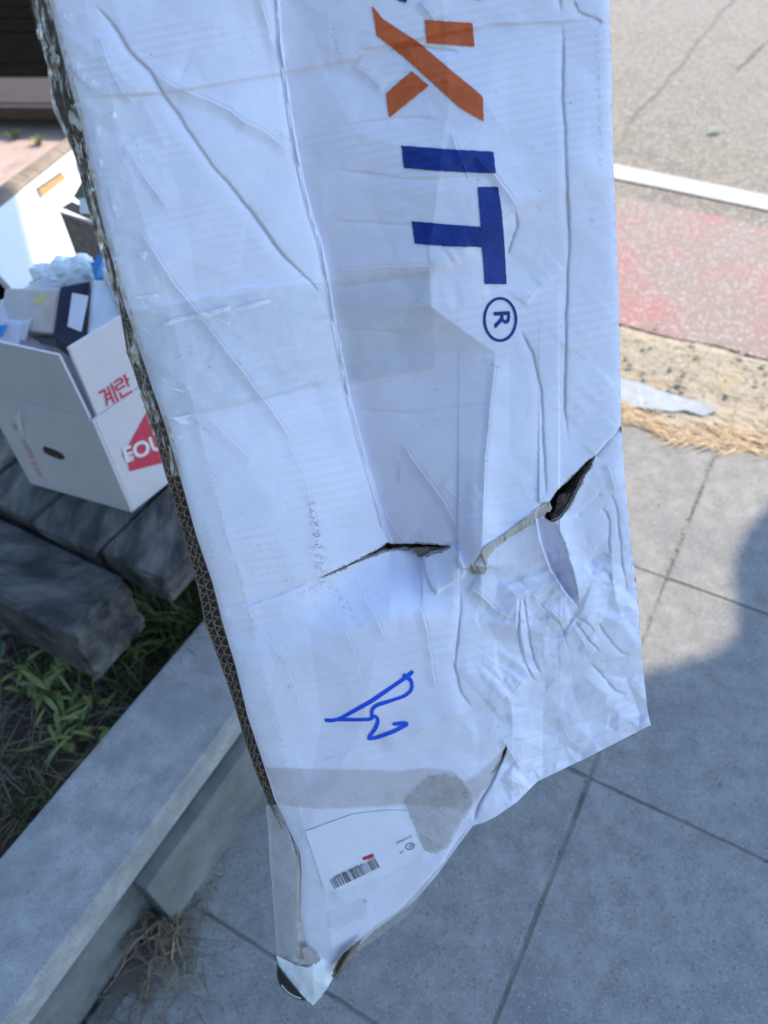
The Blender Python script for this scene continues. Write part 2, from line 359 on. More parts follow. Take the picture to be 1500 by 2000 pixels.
# pebbles
bm = bmesh.new()
for i in range(420):
    u, t_ = RNG.random(2); b = RNG.uniform(-.6, 1.6); a = 0
    p = edge_p[int(RNG.uniform(40, 200))] * (1 - u) + edge_r[int(RNG.uniform(40, 200))] * u
    rr = RNG.choice([.005, .007, .009, .014], p=[.45, .3, .18, .07])
    g = bmesh.ops.create_icosphere(bm, subdivisions=1, radius=rr, matrix=Matrix.Translation((p[0], p[1], -.006 + rr * .4)) @ Matrix.Diagonal((1, RNG.uniform(.6, 1), .6, 1)))
    for v in g['verts']: v.co += Vector(RNG.normal(0, rr * .12, 3))
me = bpy.data.meshes.new('pebbles'); bm.to_mesh(me); bm.free()
kind(link('pebbles', me, M['pebble']), 'stuff')

# pavement bed with separate slabs
pb = sheet('pavement', [G(-4, -.60)[:2], G(-4, 4)[:2], G(1.138, 4)[:2], G(1.138, -.60)[:2]], -.0022, M['mortar'])
PIT = .57
for i in range(-4, 2):
    for j in range(-1, 5):
        a0, b0 = i * PIT, j * PIT
        if j == -1: bb0 = -.575
        else: bb0 = b0
        g = .0032
        dz = RNG.uniform(-.0007, .0012)
        da = RNG.normal(0, .0012, 4)
        q = [(a0 + g + da[0], bb0 + g), (a0 + g, b0 + PIT - g + da[1]), (a0 + PIT - g + da[2], b0 + PIT - g), (a0 + PIT - g, bb0 + g + da[3])]
        hexa('paving_slab', [G(a, b, -.03) for a, b in q], [G(a, b, dz) for a, b in q], M['slab'], pb, bevel=.0028, segs=2)

# loose grit and crumbs on the slabs
bm = bmesh.new()
for i in range(330):
    q = G(RNG.uniform(-.9, 1.1), RNG.uniform(-.56, .75), .0012); rr = RNG.choice([.0012, .002, .0032], p=[.6, .3, .1])
    g = bmesh.ops.create_icosphere(bm, subdivisions=1, radius=rr, matrix=Matrix.Translation(q) @ Matrix.Rotation(RNG.uniform(0, 3), 4, 'Z') @ Matrix.Diagonal((1, .6, .5, 1)))
for i in range(420):   # sand and crumbs caught in the joints
    t_ = RNG.uniform(-.9, 1.1); q = G(t_, RNG.normal(0, .004), .0) if RNG.random() < .6 else G(RNG.normal(.57 * RNG.integers(-1, 2), .004), RNG.uniform(-.56, .7), .0)
    rr = RNG.choice([.0014, .0022, .0034], p=[.5, .35, .15]); bmesh.ops.create_icosphere(bm, subdivisions=1, radius=rr, matrix=Matrix.Translation(q) @ Matrix.Diagonal((1, .7, .6, 1)))
for f in bm.faces: f.material_index = 0
me = bpy.data.meshes.new('grit'); bm.to_mesh(me); bm.free()
kind(link('grit', me, pmat('grit_crumb', (.06, .055, .05), (.36, .32, .26), 30, .9)), 'stuff')

# ---------------------------------------------------------------- planter wall, soil
pw = thing('planter_wall', 'low grey granite planter wall running along the pavement edge', 'wall', G(-.6, -.67, 0))
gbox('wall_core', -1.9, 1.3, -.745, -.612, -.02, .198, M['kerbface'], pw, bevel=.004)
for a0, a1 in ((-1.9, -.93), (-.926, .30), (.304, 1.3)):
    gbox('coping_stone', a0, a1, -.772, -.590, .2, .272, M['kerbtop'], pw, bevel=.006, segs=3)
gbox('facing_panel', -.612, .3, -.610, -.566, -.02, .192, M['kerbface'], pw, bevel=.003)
# soil: bumpy
na, nb_ = 90, 130
A, B = np.meshgrid(np.linspace(-2.0, .9, na), np.linspace(-3.2, -.74, nb_), indexing='ij')
V = np.zeros((na, nb_, 3)); V[..., :2] = O2 + A[..., None] * E1 + B[..., None] * E2
V[..., 2] = .195 + .05 * fbm(A * 6, B * 6, 4) + .02 * ridged(A * 20, B * 20, 2) - .02
kind(grid_mesh('soil', V, M['soil'], origin=G(-.5, -1.5, .2)), 'structure')
# pink ground far left
na, nb_ = 60, 60
X, Y = np.meshgrid(np.linspace(-6, -.9, na), np.linspace(2.75, 7, nb_), indexing='ij')
V = np.stack([X, Y, .004 + .02 * fbm(X * 4, Y * 4)], -1)
kind(grid_mesh('pink_ground', V, M['pinkground'], origin=(-2, 4, 0)), 'structure')

# ---------------------------------------------------------------- timber platform
tp = thing('timber_platform', 'dark weathered timber platform of thick planks holding the egg carton', 'platform', G(-.1, -1.2, .2))
pl = [(-.772, -.925), (-.932, -1.10), (-1.107, -1.27), (-1.277, -1.45), (-1.457, -1.64), (-1.647, -1.84), (-1.847, -2.03)]
for i, (b1, b0) in enumerate(pl):
    a0 = -.232 + RNG.normal(0, .004)
    gbox('plank', a0, 1.15, b0, b1, .385, .45 + RNG.normal(0, .003), M['oldwood'], tp, bevel=.008, segs=3, cuts=3, rough=.0012)
# front beam, rounded
gbox('beam', -.385, -.245, -2.1, -.852, .28, .432, M['beamwood'], tp, bevel=.012, segs=3, cuts=4, rough=.003)
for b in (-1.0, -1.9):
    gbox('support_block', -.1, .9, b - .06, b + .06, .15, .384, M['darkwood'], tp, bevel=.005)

# ---------------------------------------------------------------- timber bench far left
bx = np.array([.977, -.212]); by = np.array([.212, .977]); b0_ = np.array(P(60, 210, .13)[:2])
tb = thing('timber_deck', 'low dark timber deck with brown front rail and black gap below, far left', 'deck', (b0_[0], b0_[1], 0))
v1_ = float((np.array(P(52, 151, .135)[:2]) - b0_) @ by)
def bb(name, u0, u1, v0, v1, h0, h1, m, **k):
    q = [(u0, v0), (u1, v0), (u1, v1), (u0, v1)]
    pts = [b0_ + bx * u + by * v for u, v in q]
    return hexa(name, [(p[0], p[1], h0) for p in pts], [(p[0], p[1], h1) for p in pts], m, tb, **k)
bb('front_rail', -1.6, .9, .0, .05, .07, .130, M['brownwood'], bevel=.006)
bb('deck_plank', -1.6, .9, .053, v1_, .085, .135, M['brownwood'], bevel=.006)
for k in range(9):
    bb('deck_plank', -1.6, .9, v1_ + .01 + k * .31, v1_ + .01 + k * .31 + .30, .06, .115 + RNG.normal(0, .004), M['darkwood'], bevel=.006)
for u in (-1.45, -.4, .75): bb('footing', u - .06, u + .06, .25, .4, 0, .059, M['darkwood'], bevel=.005)

# ---------------------------------------------------------------- foliage helpers
def blade(vs, fs, base, az, L, wdt, lean, curl=1.0, n=3, flat=0.0):
    d = np.array([math.cos(az), math.sin(az), 0]); s_ = np.array([-d[1], d[0], 0]); i0 = len(vs)
    for k in range(n + 1):
        t = k / n; p = base + d * (lean * L * t ** (1 + .6 * curl)) + np.array([0, 0, L * (t - curl * .35 * t * t) * (1 - flat)])
        ww = wdt * (1 - t) ** .7 * (0.6 + 1.2 * t * (1 - t)) + .0003
        vs.append(p - s_ * ww); vs.append(p + s_ * ww)
    for k in range(n): fs.append((i0 + 2 * k, i0 + 2 * k + 1, i0 + 2 * k + 3, i0 + 2 * k + 2))
def tuft(center, n, L, wdt, spread, lean=.7, curl=1.0):
    vs, fs = [], []
    for _ in range(n):
        r = spread * math.sqrt(RNG.random()); a = RNG.uniform(0, 6.28)
        blade(vs, fs, np.array([center[0] + r * math.cos(a), center[1] + r * math.sin(a), center[2]]), RNG.uniform(0, 6.28), L * RNG.uniform(.4, 1.25), wdt * RNG.uniform(.6, 1.3), lean * RNG.uniform(.3, 1.6), curl)
    return vs, fs
# ground cover of short grass and dead stems on the soil (uncountable)
vs, fs = [], []
for _ in range(5200):
    a = RNG.uniform(-1.25, -.02); b = RNG.uniform(-1.5, -.80)
    if vnoise(np.array(a * 9), np.array(b * 9)) < RNG.uniform(.25, .75): continue
    g = np.array(G(a, b, .185))
    blade(vs, fs, g, RNG.uniform(0, 6.28), RNG.uniform(.025, .08), RNG.uniform(.0008, .002), RNG.uniform(.3, 1.4), 1)
kind(mesh('grass', vs, fs, M['grass'], smooth=True), 'stuff')
vs, fs = [], []
for _ in range(1000):
    a = RNG.uniform(-1.25, -.3); b = RNG.uniform(-1.4, -.79)
    blade(vs, fs, np.array(G(a, b, .2)), RNG.uniform(0, 6.28), RNG.uniform(.03, .09), RNG.uniform(.0008, .0016), RNG.uniform(1.0, 2.2), 1.0, flat=.75)
kind(mesh('dead_grass', vs, fs, M['straw'], smooth=True), 'stuff')
# bigger green tufts, each a thing
for (px, py, h, n, L, wd, sp, lab) in [
    (305, 1215, .2, 150, .12, .0026, .05, 'dense green grass tuft right beside the cut end of the front beam'),
    (355, 1235, .22, 110, .10, .0024, .045, 'green grass tuft leaning against the left edge of the torn carton'),
    (255, 1330, .2, 60, .09, .0028, .05, 'thin grass tuft hanging over the inner edge of the granite coping'),
    (95, 1590, .2, 70, .07, .0022, .05, 'dull short grass tuft low on the left near the coping edge')]:
    c = P(px, py, h); v, f = tuft(c, n, L, wd, sp)
    tag(mesh('grass_tuft', v, f, M['grass'], origin=c, smooth=True), lab, 'grass tuft', 'grass tufts in the planter')
def leaf(vs, fs, base, az, el, L, wdt, droop=.4):
    d = np.array([math.cos(az), math.sin(az), 0]); s_ = np.array([-d[1], d[0], 0]); i0 = len(vs); n = 5
    prof = [.12, .8, 1, .85, .5, .04]
    for k in range(n + 1):
        t = k / n; p = base + d * (L * t * math.cos(el)) + np.array([0, 0, L * (math.sin(el) * t - droop * t * t)])
        ww = wdt * prof[k]
        vs += [p - s_ * ww + np.array([0, 0, ww * .3]), p, p + s_ * ww + np.array([0, 0, ww * .3])]
    for k in range(n):
        a = i0 + 3 * k; fs += [(a, a + 1, a + 4, a + 3), (a + 1, a + 2, a + 5, a + 4)]
def weed(name, px, py, h, n, L, wd, H, m, lab, sp=.03, grp='leafy weeds in the planter'):
    c = P(px, py, h); t = thing(name, lab, 'weed', c, grp)
    vs, fs = [], []; sv, sf = [], []
    for k in range(n):
        az = k * 2.4 + RNG.uniform(-.3, .3); hh = H * (k + .5) / n
        b = c + np.array([RNG.normal(0, sp * .5), RNG.normal(0, sp * .5), hh])
        leaf(vs, fs, b, az, RNG.uniform(.1, .8), L * RNG.uniform(.6, 1.15), wd * RNG.uniform(.7, 1.2), RNG.uniform(.1, .6))
        i0 = len(sv)
        for q in (c, b):
            sv += [q + np.array([-.0015, 0, 0]), q + np.array([.0015, 0, 0]), q + np.array([0, .0015, 0])]
        sf += [(i0, i0 + 1, i0 + 4, i0 + 3), (i0 + 1, i0 + 2, i0 + 5, i0 + 4), (i0 + 2, i0, i0 + 3, i0 + 5)]
    mesh('leaves', vs, fs, m, t, smooth=True); mesh('stem', sv, sf, m, t)
    return t
weed('leafy_weed', 105, 1360, .2, 34, .065, .0052, .09, M['weed'], 'bright green leafy weed spreading in the planter soil below the beam', .07)
weed('leafy_weed', 140, 1420, .2, 26, .06, .0048, .06, M['weed'], 'lower green weed just beneath the brightest leafy weed', .06)
weed('leafy_weed', 262, 1275, .22, 5, .035, .008, .05, M['yleaf'], 'small yellow green sprout beside the carton edge', .02)
weed('leafy_weed', 190, 1370, .2, 4, .035, .007, .04, M['yleaf'], 'small yellow leaf sprig at the coping edge', .02)
weed('leafy_weed', 150, 1450, .2, 4, .03, .007, .03, M['yleaf'], 'tiny yellow leaf sprig among dark grass near the coping', .02)
weed('broadleaf_weed', 8, 1170, .2, 9, .09, .026, .10, M['broad'], 'blue green broad leafed weed at the left edge in front of the beam', .04)
weed('broadleaf_weed', 30, 1250, .2, 6, .06, .016, .05, M['broad'], 'small pale broad leafed weed below the larger one at left', .03)
# dead weed at the foot of the wall
def stemtube(vs, fs, pts, r):
    pts = np.asarray(pts); i0 = len(vs)
    for k, p in enumerate(pts):
        rr = r * (1 - .6 * k / (len(pts) - 1))
        for a in range(4): vs.append(p + rr * np.array([math.cos(a * 1.57), math.sin(a * 1.57) * .7, math.sin(a * 1.57) * .7]))
    for k in range(len(pts) - 1):
        for a in range(4): fs.append((i0 + 4 * k + a, i0 + 4 * k + (a + 1) % 4, i0 + 4 * k + 4 + (a + 1) % 4, i0 + 4 * k + 4 + a))
c = P(300, 1845, .0)
dw = thing('dead_weed', 'dried grey weed with bent stems at the foot of the planter wall', 'dead weed', c)
rootp = P(318, 1800, .01)
for k in range(26):
    vs, fs = [], []
    tgt = P(RNG.uniform(215, 395), RNG.uniform(1830, 1960), 0) + np.array([0, 0, RNG.uniform(.005, .06)])
    mid = (rootp + tgt) / 2 + np.array([RNG.normal(0, .02), RNG.normal(0, .02), RNG.uniform(.02, .07)])
    st = rootp + RNG.normal(0, .012, 3) * np.array([1, 1, .1])
    t = np.linspace(0, 1, 7)[:, None]; pts = (1 - t) ** 2 * st + 2 * t * (1 - t) * mid + t * t * tgt
    pts = pts + RNG.normal(0, .0035, pts.shape)
    stemtube(vs, fs, pts, RNG.uniform(.0016, .0034))
    for q in range(2):
        j = RNG.integers(2, 6); stemtube(vs, fs, [pts[j], pts[j] + RNG.normal(0, .02, 3), pts[j] + RNG.normal(0, .03, 3) + np.array([0, 0, .005])], .0013)
    vs = np.array(vs); vs[:, 2] = np.maximum(vs[:, 2], .003)
    mesh('stem', vs, fs, M['straw'], dw)
vs, fs = [], []
for _ in range(220):
    q = P(RNG.normal(290, 60), RNG.normal(1890, 60), .004)
    if (q[:2] - O2) @ E2 < -.6: continue
    blade(vs, fs, q, RNG.uniform(0, 6.28), RNG.uniform(.01, .04), .0012, 2.0, 1, flat=.8)
for _ in range(120):
    q = np.array(G(RNG.normal(-.62, .05), RNG.normal(-.553, .014), .004))
    blade(vs, fs, q, RNG.uniform(0, 6.28), RNG.uniform(.01, .03), .0015, 1.2, 1, flat=.5)
kind(mesh('dead_grass_litter', vs, fs, M['straw']), 'stuff')
# dry straw coloured grass lying along the pavement edge, matted, in three tones
M['drygrass2'] = leafmat('bleached_grass', (.44, .33, .19), (.56, .44, .28), 30)
M['drygrass3'] = leafmat('brown_dead_grass', (.16, .10, .045), (.27, .17, .08), 30)
vs, fs, mi = [], [], []
for _ in range(13000):
    b = RNG.uniform(-.7, 1.5)
    wid = .035 + .15 * np.clip((b + .12) / .35, 0, 1)
    a = 1.10 + RNG.normal(0, .008) + abs(RNG.normal(0, wid * .6)) + .018 * math.sin(b * 14) + .02 * float(fbm(np.array(b * 9), np.array(2.)))
    cl = float(vnoise(np.array(a * 26), np.array(b * 22)))
    if cl < RNG.uniform(.1, .5): continue
    q = np.array(G(a, b, -.008 + RNG.uniform(0, .012))); n0 = len(fs)
    blade(vs, fs, q, math.atan2(E2[1], E2[0]) + (cl - .5) * 2.2 + RNG.normal(0, .3) + (3.14 if RNG.random() < .5 else 0), RNG.uniform(.015, .06), RNG.uniform(.0010, .0034), RNG.uniform(.8, 1.4), 1.0, flat=RNG.uniform(.8, .97))
    k = RNG.choice([0, 1, 2], p=[.45, .35, .2]); mi += [k] * (len(fs) - n0)
o = kind(mesh('dried_grass', vs, fs, [M['drygrass'], M['drygrass2'], M['drygrass3']], smooth=True), 'stuff')
o.data.polygons.foreach_set('material_index', mi)
# small plants by the bench, leaf on the road
for (px, py, lab) in [(32, 272, 'tiny green sprout at the left by the timber deck'), (78, 284, 'forked yellow green sprout on pink ground by the timber deck')]:
    c = P(px, py, 0); vs, fs = [], []
    for k in range(7): leaf(vs, fs, c, k * .9, .9, .07 + .02 * RNG.random(), .010, .3)
    tag(mesh('sprout', vs, fs, M['yleaf'], origin=c, smooth=True), lab, 'sprout', 'sprouts by the deck')
c = P(1396, 257, -.015); vs, fs = [], []
leaf(vs, fs, c + np.array([-.04, -.01, .004]), .35, .15, .09, .02, .1)
tag(mesh('fallen_leaf', vs, fs, M['broad'], origin=c, smooth=True), 'small dark fallen leaf lying on the sunlit road', 'leaf')

# ---------------------------------------------------------------- egg carton
C0 = np.array([-.487, 1.026, .452])
uA = np.array([-.218, .100, 0]); uA /= np.linalg.norm(uA)          # along the left face
uB = np.array([.63, .776, 0]) ; uB /= np.linalg.norm(uB)  # along the right face, going back
WA, WB, HB, HF = .245, .34, .232, .135
ec = thing('egg_carton', 'open white egg carton with red lettering standing on the timber platform', 'carton', C0)
th = .005
def ebox(name, p, u, v, hgt, m, bevel=.0015):
    """thin board: corner p, edge u, thickness v, height vector"""
    p = np.asarray(p); hgt = np.asarray(hgt)
    q = [p, p + u, p + u + v, p + v]
    return hexa(name, q, [x + hgt for x in q], m, ec, bevel=bevel)
Z = np.array([0, 0, 1.0])
ebox('left_panel', C0, uA * WA, uB * th, Z * HB, M['eggwhite'])
ebox('right_panel', C0 + uB * (th + .0005), uB * (WB - 2 * th), uA * th, Z * HB, M['eggwhite'])
ebox('back_panel', C0 + uB * WB, uA * WA, -uB * th, Z * HB, M['eggwhite'])
ebox('far_panel', C0 + uA * (WA - th) + uB * (th + .0005), uB * (WB - 2 * th - .001), uA * th, Z * HB, M['eggwhite'])
ebox('bottom_panel', C0 + uA * th * 1.2 + uB * th * 1.2, uA * (WA - th * 2.4), uB * (WB - th * 2.4), Z * .004, M['eggwhite'], 0)
tilt = .012
ebox('flap', C0 + Z * (HB + .002) + uA * .004, uA * (WA - .006), uB * th, Z * HF - uB * .006, M['eggwhite'])
ebox('flap', C0 + Z * (HB + .002) + uB * .012, uB * (WB - .02), uA * th, Z * (HF + .004), M['eggwhite'])
ebox('flap', C0 + uA * (WA - th) + Z * (HB + .002) + uB * .02, uB * (WB - .03), uA * th, Z * HF * .7 + uA * .07, M['eggwhite'])
ebox('flap', C0 + uB * WB + Z * (HB + .002), uA * WA, -uB * th, Z * HF * .8 + uB * .05, M['eggwhite'])
# fold score lines, hand hole with its pushed-in tab
nL = np.array([-uA[1], uA[0], 0]); nL = nL if nL @ (CAMP - C0) > 0 else -nL
nR = np.array([-uB[1], uB[0], 0]); nR = nR if nR @ (CAMP - C0) > 0 else -nR
def face_poly(name, pxs, n, off, m, parent=ec, p0=C0):
    pts = on_plane(np.array([p[0] for p in pxs], float), np.array([p[1] for p in pxs], float), p0 + n * off, n)
    return mesh(name, pts, [list(range(len(pts)))], m, parent)
face_poly('hand_hole', [(83, 873), (90, 871), (104, 877), (122, 887), (127, 896), (118, 898), (100, 891), (86, 884)], nL, .0009, M['kraft_dark'])
face_poly('hand_hole_lip', [(86, 869), (106, 873), (118, 880), (104, 877), (90, 872)], nL, .0012, M['white'])
face_poly('red_print', [(22, 825), (30, 828), (34, 842), (27, 840)], nL, .0008, M['eggpink'])
for (x, y) in [(40, 858), (46, 868), (51, 877), (55, 886), (60, 900), (66, 912), (70, 922)]:
    face_poly('red_print', [(x, y), (x + 9, y + 2), (x + 12, y + 10), (x + 3, y + 8)], nL, .0008, M['eggpink'])
face_poly('torn_patch', [(28, 812), (40, 803), (46, 850), (38, 842)], nL, .0010, M['white'])
def seg_stroke(p, q, wpx):
    p = np.array(p, float); q = np.array(q, float); d = (q - p) / np.linalg.norm(q - p); nn = np.array([-d[1], d[0]]) * wpx / 2
    return [p + nn, q + nn, q - nn, p - nn]
def hang(strokes, off=.0009):
    for p, q in strokes: face_poly('red_print', seg_stroke(p, q, 4.4), nR, off, M['eggred'])
def HM(bx0, by0, ux, uy, vx, vy):
    return lambda u, v: (bx0 + ux * u + vx * v, by0 + uy * u + vy * v)
# two Korean syllables, cell axes follow the panel
A_ = HM(192, 764, 27, -17, 13, 34)
hang([(A_(0, .12), A_(.42, .12)), (A_(.42, .10), A_(.2, .95)), (A_(.36, .42), A_(.62, .42)), (A_(.32, .66), A_(.62, .66)), (A_(.66, .05), A_(.66, 1.0)), (A_(.92, 0), A_(.92, 1.05))])
A_ = HM(221, 745, 27, -17, 13, 34)
hang([(A_(.02, .08), A_(.55, .08)), (A_(.55, .08), A_(.55, .30)), (A_(.02, .30), A_(.55, .30)), (A_(.05, .30), A_(.05, .52)), (A_(.02, .54), A_(.6, .54)), (A_(.80, 0), A_(.80, .70)), (A_(.80, .34), A_(1.0, .34)), (A_(.15, .70), A_(.15, 1.0)), (A_(.15, 1.0), A_(.9, 1.0))])
face_poly('red_print', [(238, 893), (285, 807), (345, 770), (360, 893), (253, 921), (249, 904), (262, 899), (262, 888)], nR, .0008, M['eggred'])
def text_polys(txt, size=1.0, font=None):
    cu = bpy.data.curves.new('t', 'FONT'); cu.body = txt; cu.size = size; cu.resolution_u = 3
    ob = bpy.data.objects.new('t', cu); COL.objects.link(ob)
    dg = bpy.context.evaluated_depsgraph_get(); me = bpy.data.meshes.new_from_object(ob.evaluated_get(dg))
    V = np.array([v.co[:2] for v in me.vertices]); F = [tuple(p.vertices) for p in me.polygons]
    bpy.data.objects.remove(ob); bpy.data.curves.remove(cu); bpy.data.meshes.remove(me)
    return V, F
V, F = text_polys('FOU', 1.0)
V[:, 0] += .05 * 0
# offset copies thicken the strokes
for i, (ox, oy) in enumerate([(0, 0), (.05, 0), (.05, .04), (0, .04)]):
    px = 244 + (V[:, 0] + ox) * 40 + (V[:, 1] + oy) * -12; py = 906 + (V[:, 0] + ox) * -16 - (V[:, 1] + oy) * 40
    pts = on_plane(px, py, C0 + nR * (.0012 + .0002 * i), nR); mesh('white_lettering', pts, F, M['white'], ec)

# contents of the egg carton: each a thing of its own
def blob(name, lab, cat, c, r, m, seed, sq=(1, 1, 1), amp=.62, sub=5):
    bm = bmesh.new(); bmesh.ops.create_icosphere(bm, subdivisions=sub, radius=1)
    for v in bm.verts:
        n = v.co.normalized(); k = 1 + amp * (float(ridged(np.array(n.x * 1.5 + seed), np.array(n.y * 1.5 + n.z * 1.1))) - .5) + amp * .8 * float(fbm(np.array(n.z * 2 + seed * 3), np.array(n.x * 2)))
        v.co = Vector((n.x * k * r * sq[0], n.y * k * r * sq[1], n.z * k * r * sq[2]))
    me = bpy.data.meshes.new(name); bm.to_mesh(me); bm.free(); me.shade_smooth()
    o = link(name, me, m, loc=[float(x) for x in c]); return tag(o, lab, cat)
def pxs_solid(name, pxs, h, thick, m, parent=None, bevel=.003, tilt=None):
    """slab whose upper face shows at the outline pxs; h: height or list of heights per corner"""
    hs = h if isinstance(h, (list, tuple)) else [h] * len(pxs)
    top = np.array([P(x, y, hh) for (x, y), hh in zip(pxs, hs)])
    n = np.cross(top[1] - top[0], top[2] - top[0]); n /= np.linalg.norm(n)
    if n @ (CAMP - top[0]) < 0: n = -n
    bot = top - n * thick
    if np.cross(top[1] - top[0], top[2] - top[0]) @ n < 0: top, bot = top[::-1], bot[::-1]
    return hexa(name, bot, top, m, parent, bevel=bevel)
gp = thing('food_pack', 'cream printed food pack with a navy sleeve lying on top of the egg carton', 'food pack', P(90, 600, .72))
pxs_solid('pack_body', [(8, 562), (118, 562), (104, 652), (0, 640)], [.80, .80, .74, .74], .05, M['cream'], gp, .006)
pxs_solid('navy_sleeve', [(117, 560), (176, 548), (158, 690), (104, 653)], [.805, .80, .735, .745], .052, M['navy'], gp, .003)
pxs_solid('paper_label', [(141, 572), (172, 578), (158, 650), (131, 642)], [.806, .806, .752, .752], .0012, M['label'], gp, 0)
pxs_solid('yellow_print', [(62, 588), (84, 574), (96, 580), (72, 596)], [.8, .806, .804, .795], .001, pmat('yellow_print', (.6, .5, .16), (.66, .56, .25), 30, .5), gp, 0)
tr = thing('grey_tray', 'grey plastic tray wedged under the cream food pack in the egg carton', 'tray', P(90, 665, .70))
pxs_solid('tray_base', [(40, 655), (110, 660), (152, 688), (60, 668)], [.72, .72, .70, .70], .03, M['greytray'], tr, .004)
pxs_solid('tray_rim', [(45, 630), (60, 628), (50, 668), (32, 664)], [.76, .76, .725, .725], .02, M['plastic'], tr, .004)
bg = thing('blue_white_bag', 'white sachet with blue print at the left edge of the egg carton', 'bag', P(20, 650, .74))
pxs_solid('sachet', [(-40, 622), (46, 626), (34, 676), (-45, 668)], [.76, .76, .72, .72], .02, M['label'], bg, .006)
pxs_solid('blue_print', [(-20, 634), (14, 636), (2, 660), (-25, 655)], [.757, .757, .738, .738], .001, M['skyblue'], bg, 0)
blob('crumpled_tissue', 'left of two crumpled white tissues behind the food pack', 'tissue', P(98, 548, .76), .035, M['tissue'], 3.1, (1, .8, .8))
blob('crumpled_tissue', 'larger right hand crumpled white tissue beside the light blue plastic', 'tissue', P(150, 530, .77), .042, M['tissue'], 8.4, (1.0, .8, .8))
sb = thing('plastic_bag', 'translucent white plastic bag stuffed between food pack and carton wall', 'plastic bag', P(200, 600, .72))
pxs_solid('bag_side', [(178, 545), (205, 545), (245, 632), (165, 690)], [.80, .80, .755, .73], .03, M['plastic'], sb, .008)
pxs_solid('bag_fold', [(196, 520), (225, 540), (250, 630), (205, 560)], [.82, .82, .775, .78], .02, M['eggwhite'], sb, .006)
bp = thing('light_blue_plastic', 'light blue plastic scrap poking up by the torn carton edge', 'plastic scrap', P(200, 518, .79))
pxs_solid('front_leaf', [(176, 514), (206, 496), (214, 540), (184, 546)], [.80, .82, .80, .77], .008, M['skyblue'], bp, .002)
pxs_solid('rear_leaf', [(184, 500), (214, 486), (220, 512), (196, 516)], [.80, .82, .80, .78], .008, M['skyblue'], bp, .002)

# ---------------------------------------------------------------- white furniture panel, brown carton behind
wp = thing('furniture_panel', 'white furniture drawer front with wood edge and yellow cut slot leaning behind the egg carton', 'panel', P(70, 430, .5))
top_h, bot_h = .66, .46
fTL, fTR, fBR, fBL = P(-70, 460, top_h), P(175, 266, top_h), P(300, 430, bot_h), P(62, 608, bot_h)
fn = np.cross(fTR - fTL, fBL - fTL); fn /= np.linalg.norm(fn)
if fn @ (CAMP - fTL) < 0: fn = -fn
hexa('panel_board', [fBL - fn * .02, fBR - fn * .02, fTR - fn * .02, fTL - fn * .02], [fBL, fBR, fTR, fTL], M['panelwhite'], wp, bevel=.002)
up = (fTL - fBL); up /= np.linalg.norm(up)
eTL, eTR = P(-70, 415, top_h + .02), P(175, 236, top_h + .02)
hexa('wood_edge', [fTL + up * .001 - fn * .02, fTR + up * .001 - fn * .02, eTR - fn * .02, eTL - fn * .02], [fTL + up * .001, fTR + up * .001, eTR, eTL], M['panelwood'], wp, bevel=.002)
def on_panel(px, off=0): return on_plane(np.array([p[0] for p in px], float), np.array([p[1] for p in px], float), fTL + fn * off, fn)
sl = on_panel([(71, 368), (119, 335), (129, 348), (80, 386)], .0012); mesh('cut_slot', sl, [(0, 1, 2, 3)], M['chip'], wp)
sl = on_panel([(71, 368), (119, 335), (121, 338), (73, 372)], .0026); mesh('slot_lip', sl, [(0, 1, 2, 3)], M['panelwood'], wp)
sl = on_panel([(71, 368), (73, 368), (82, 384), (80, 387)], .0026); mesh('slot_lip', sl, [(0, 1, 2, 3)], M['panelwood'], wp)
cw = on_panel([(88, 424), (96, 412), (100, 398), (105, 386), (112, 384), (120, 388), (126, 396)], .004); vs, fs = [], []
stemtube(vs, fs, polyline_at(cw[:, :2], np.linspace(0, 1, 2)).shape and cw, .0016); mesh('thread', vs, fs, M['kerbtop'], wp)
bc = thing('brown_carton', 'small brown cardboard box with torn open flap behind the egg carton', 'carton', P(170, 450, .6))
pxs_solid('front_panel', [(117, 416), (215, 445), (245, 540), (156, 520)], [.72, .72, .60, .60], .006, M['kraft'], bc, .001)
pxs_solid('torn_flap', [(120, 405), (140, 393), (205, 425), (205, 442)], [.735, .75, .75, .73], .005, M['kraft'], bc, .001)
pxs_solid('flap_edge', [(113, 414), (117, 413), (205, 441), (205, 448)], [.731, .733, .733, .729], .004, M['torn'], bc, .001)
gk = thing('green_pack', 'dark green and white packet standing in the brown box', 'packet', P(165, 400, .74))
pxs_solid('packet_body', [(142, 384), (158, 356), (215, 372), (205, 432), (150, 424)][:4], [.76, .80, .80, .735], .03, M['green'], gk, .003)
pxs_solid('white_panel', [(154, 388), (190, 384), (195, 420), (156, 416)], [.772, .778, .752, .748], .002, M['white'], gk, 0)
tag(pxs_solid('dark_crate', [(-60, 480), (8, 510), (46, 562), (-20, 600)], [.55, .55, .50, .50], .05, M['darkwood'], None, .004), 'dark timber offcut at the left edge under the white furniture panel', 'offcut')

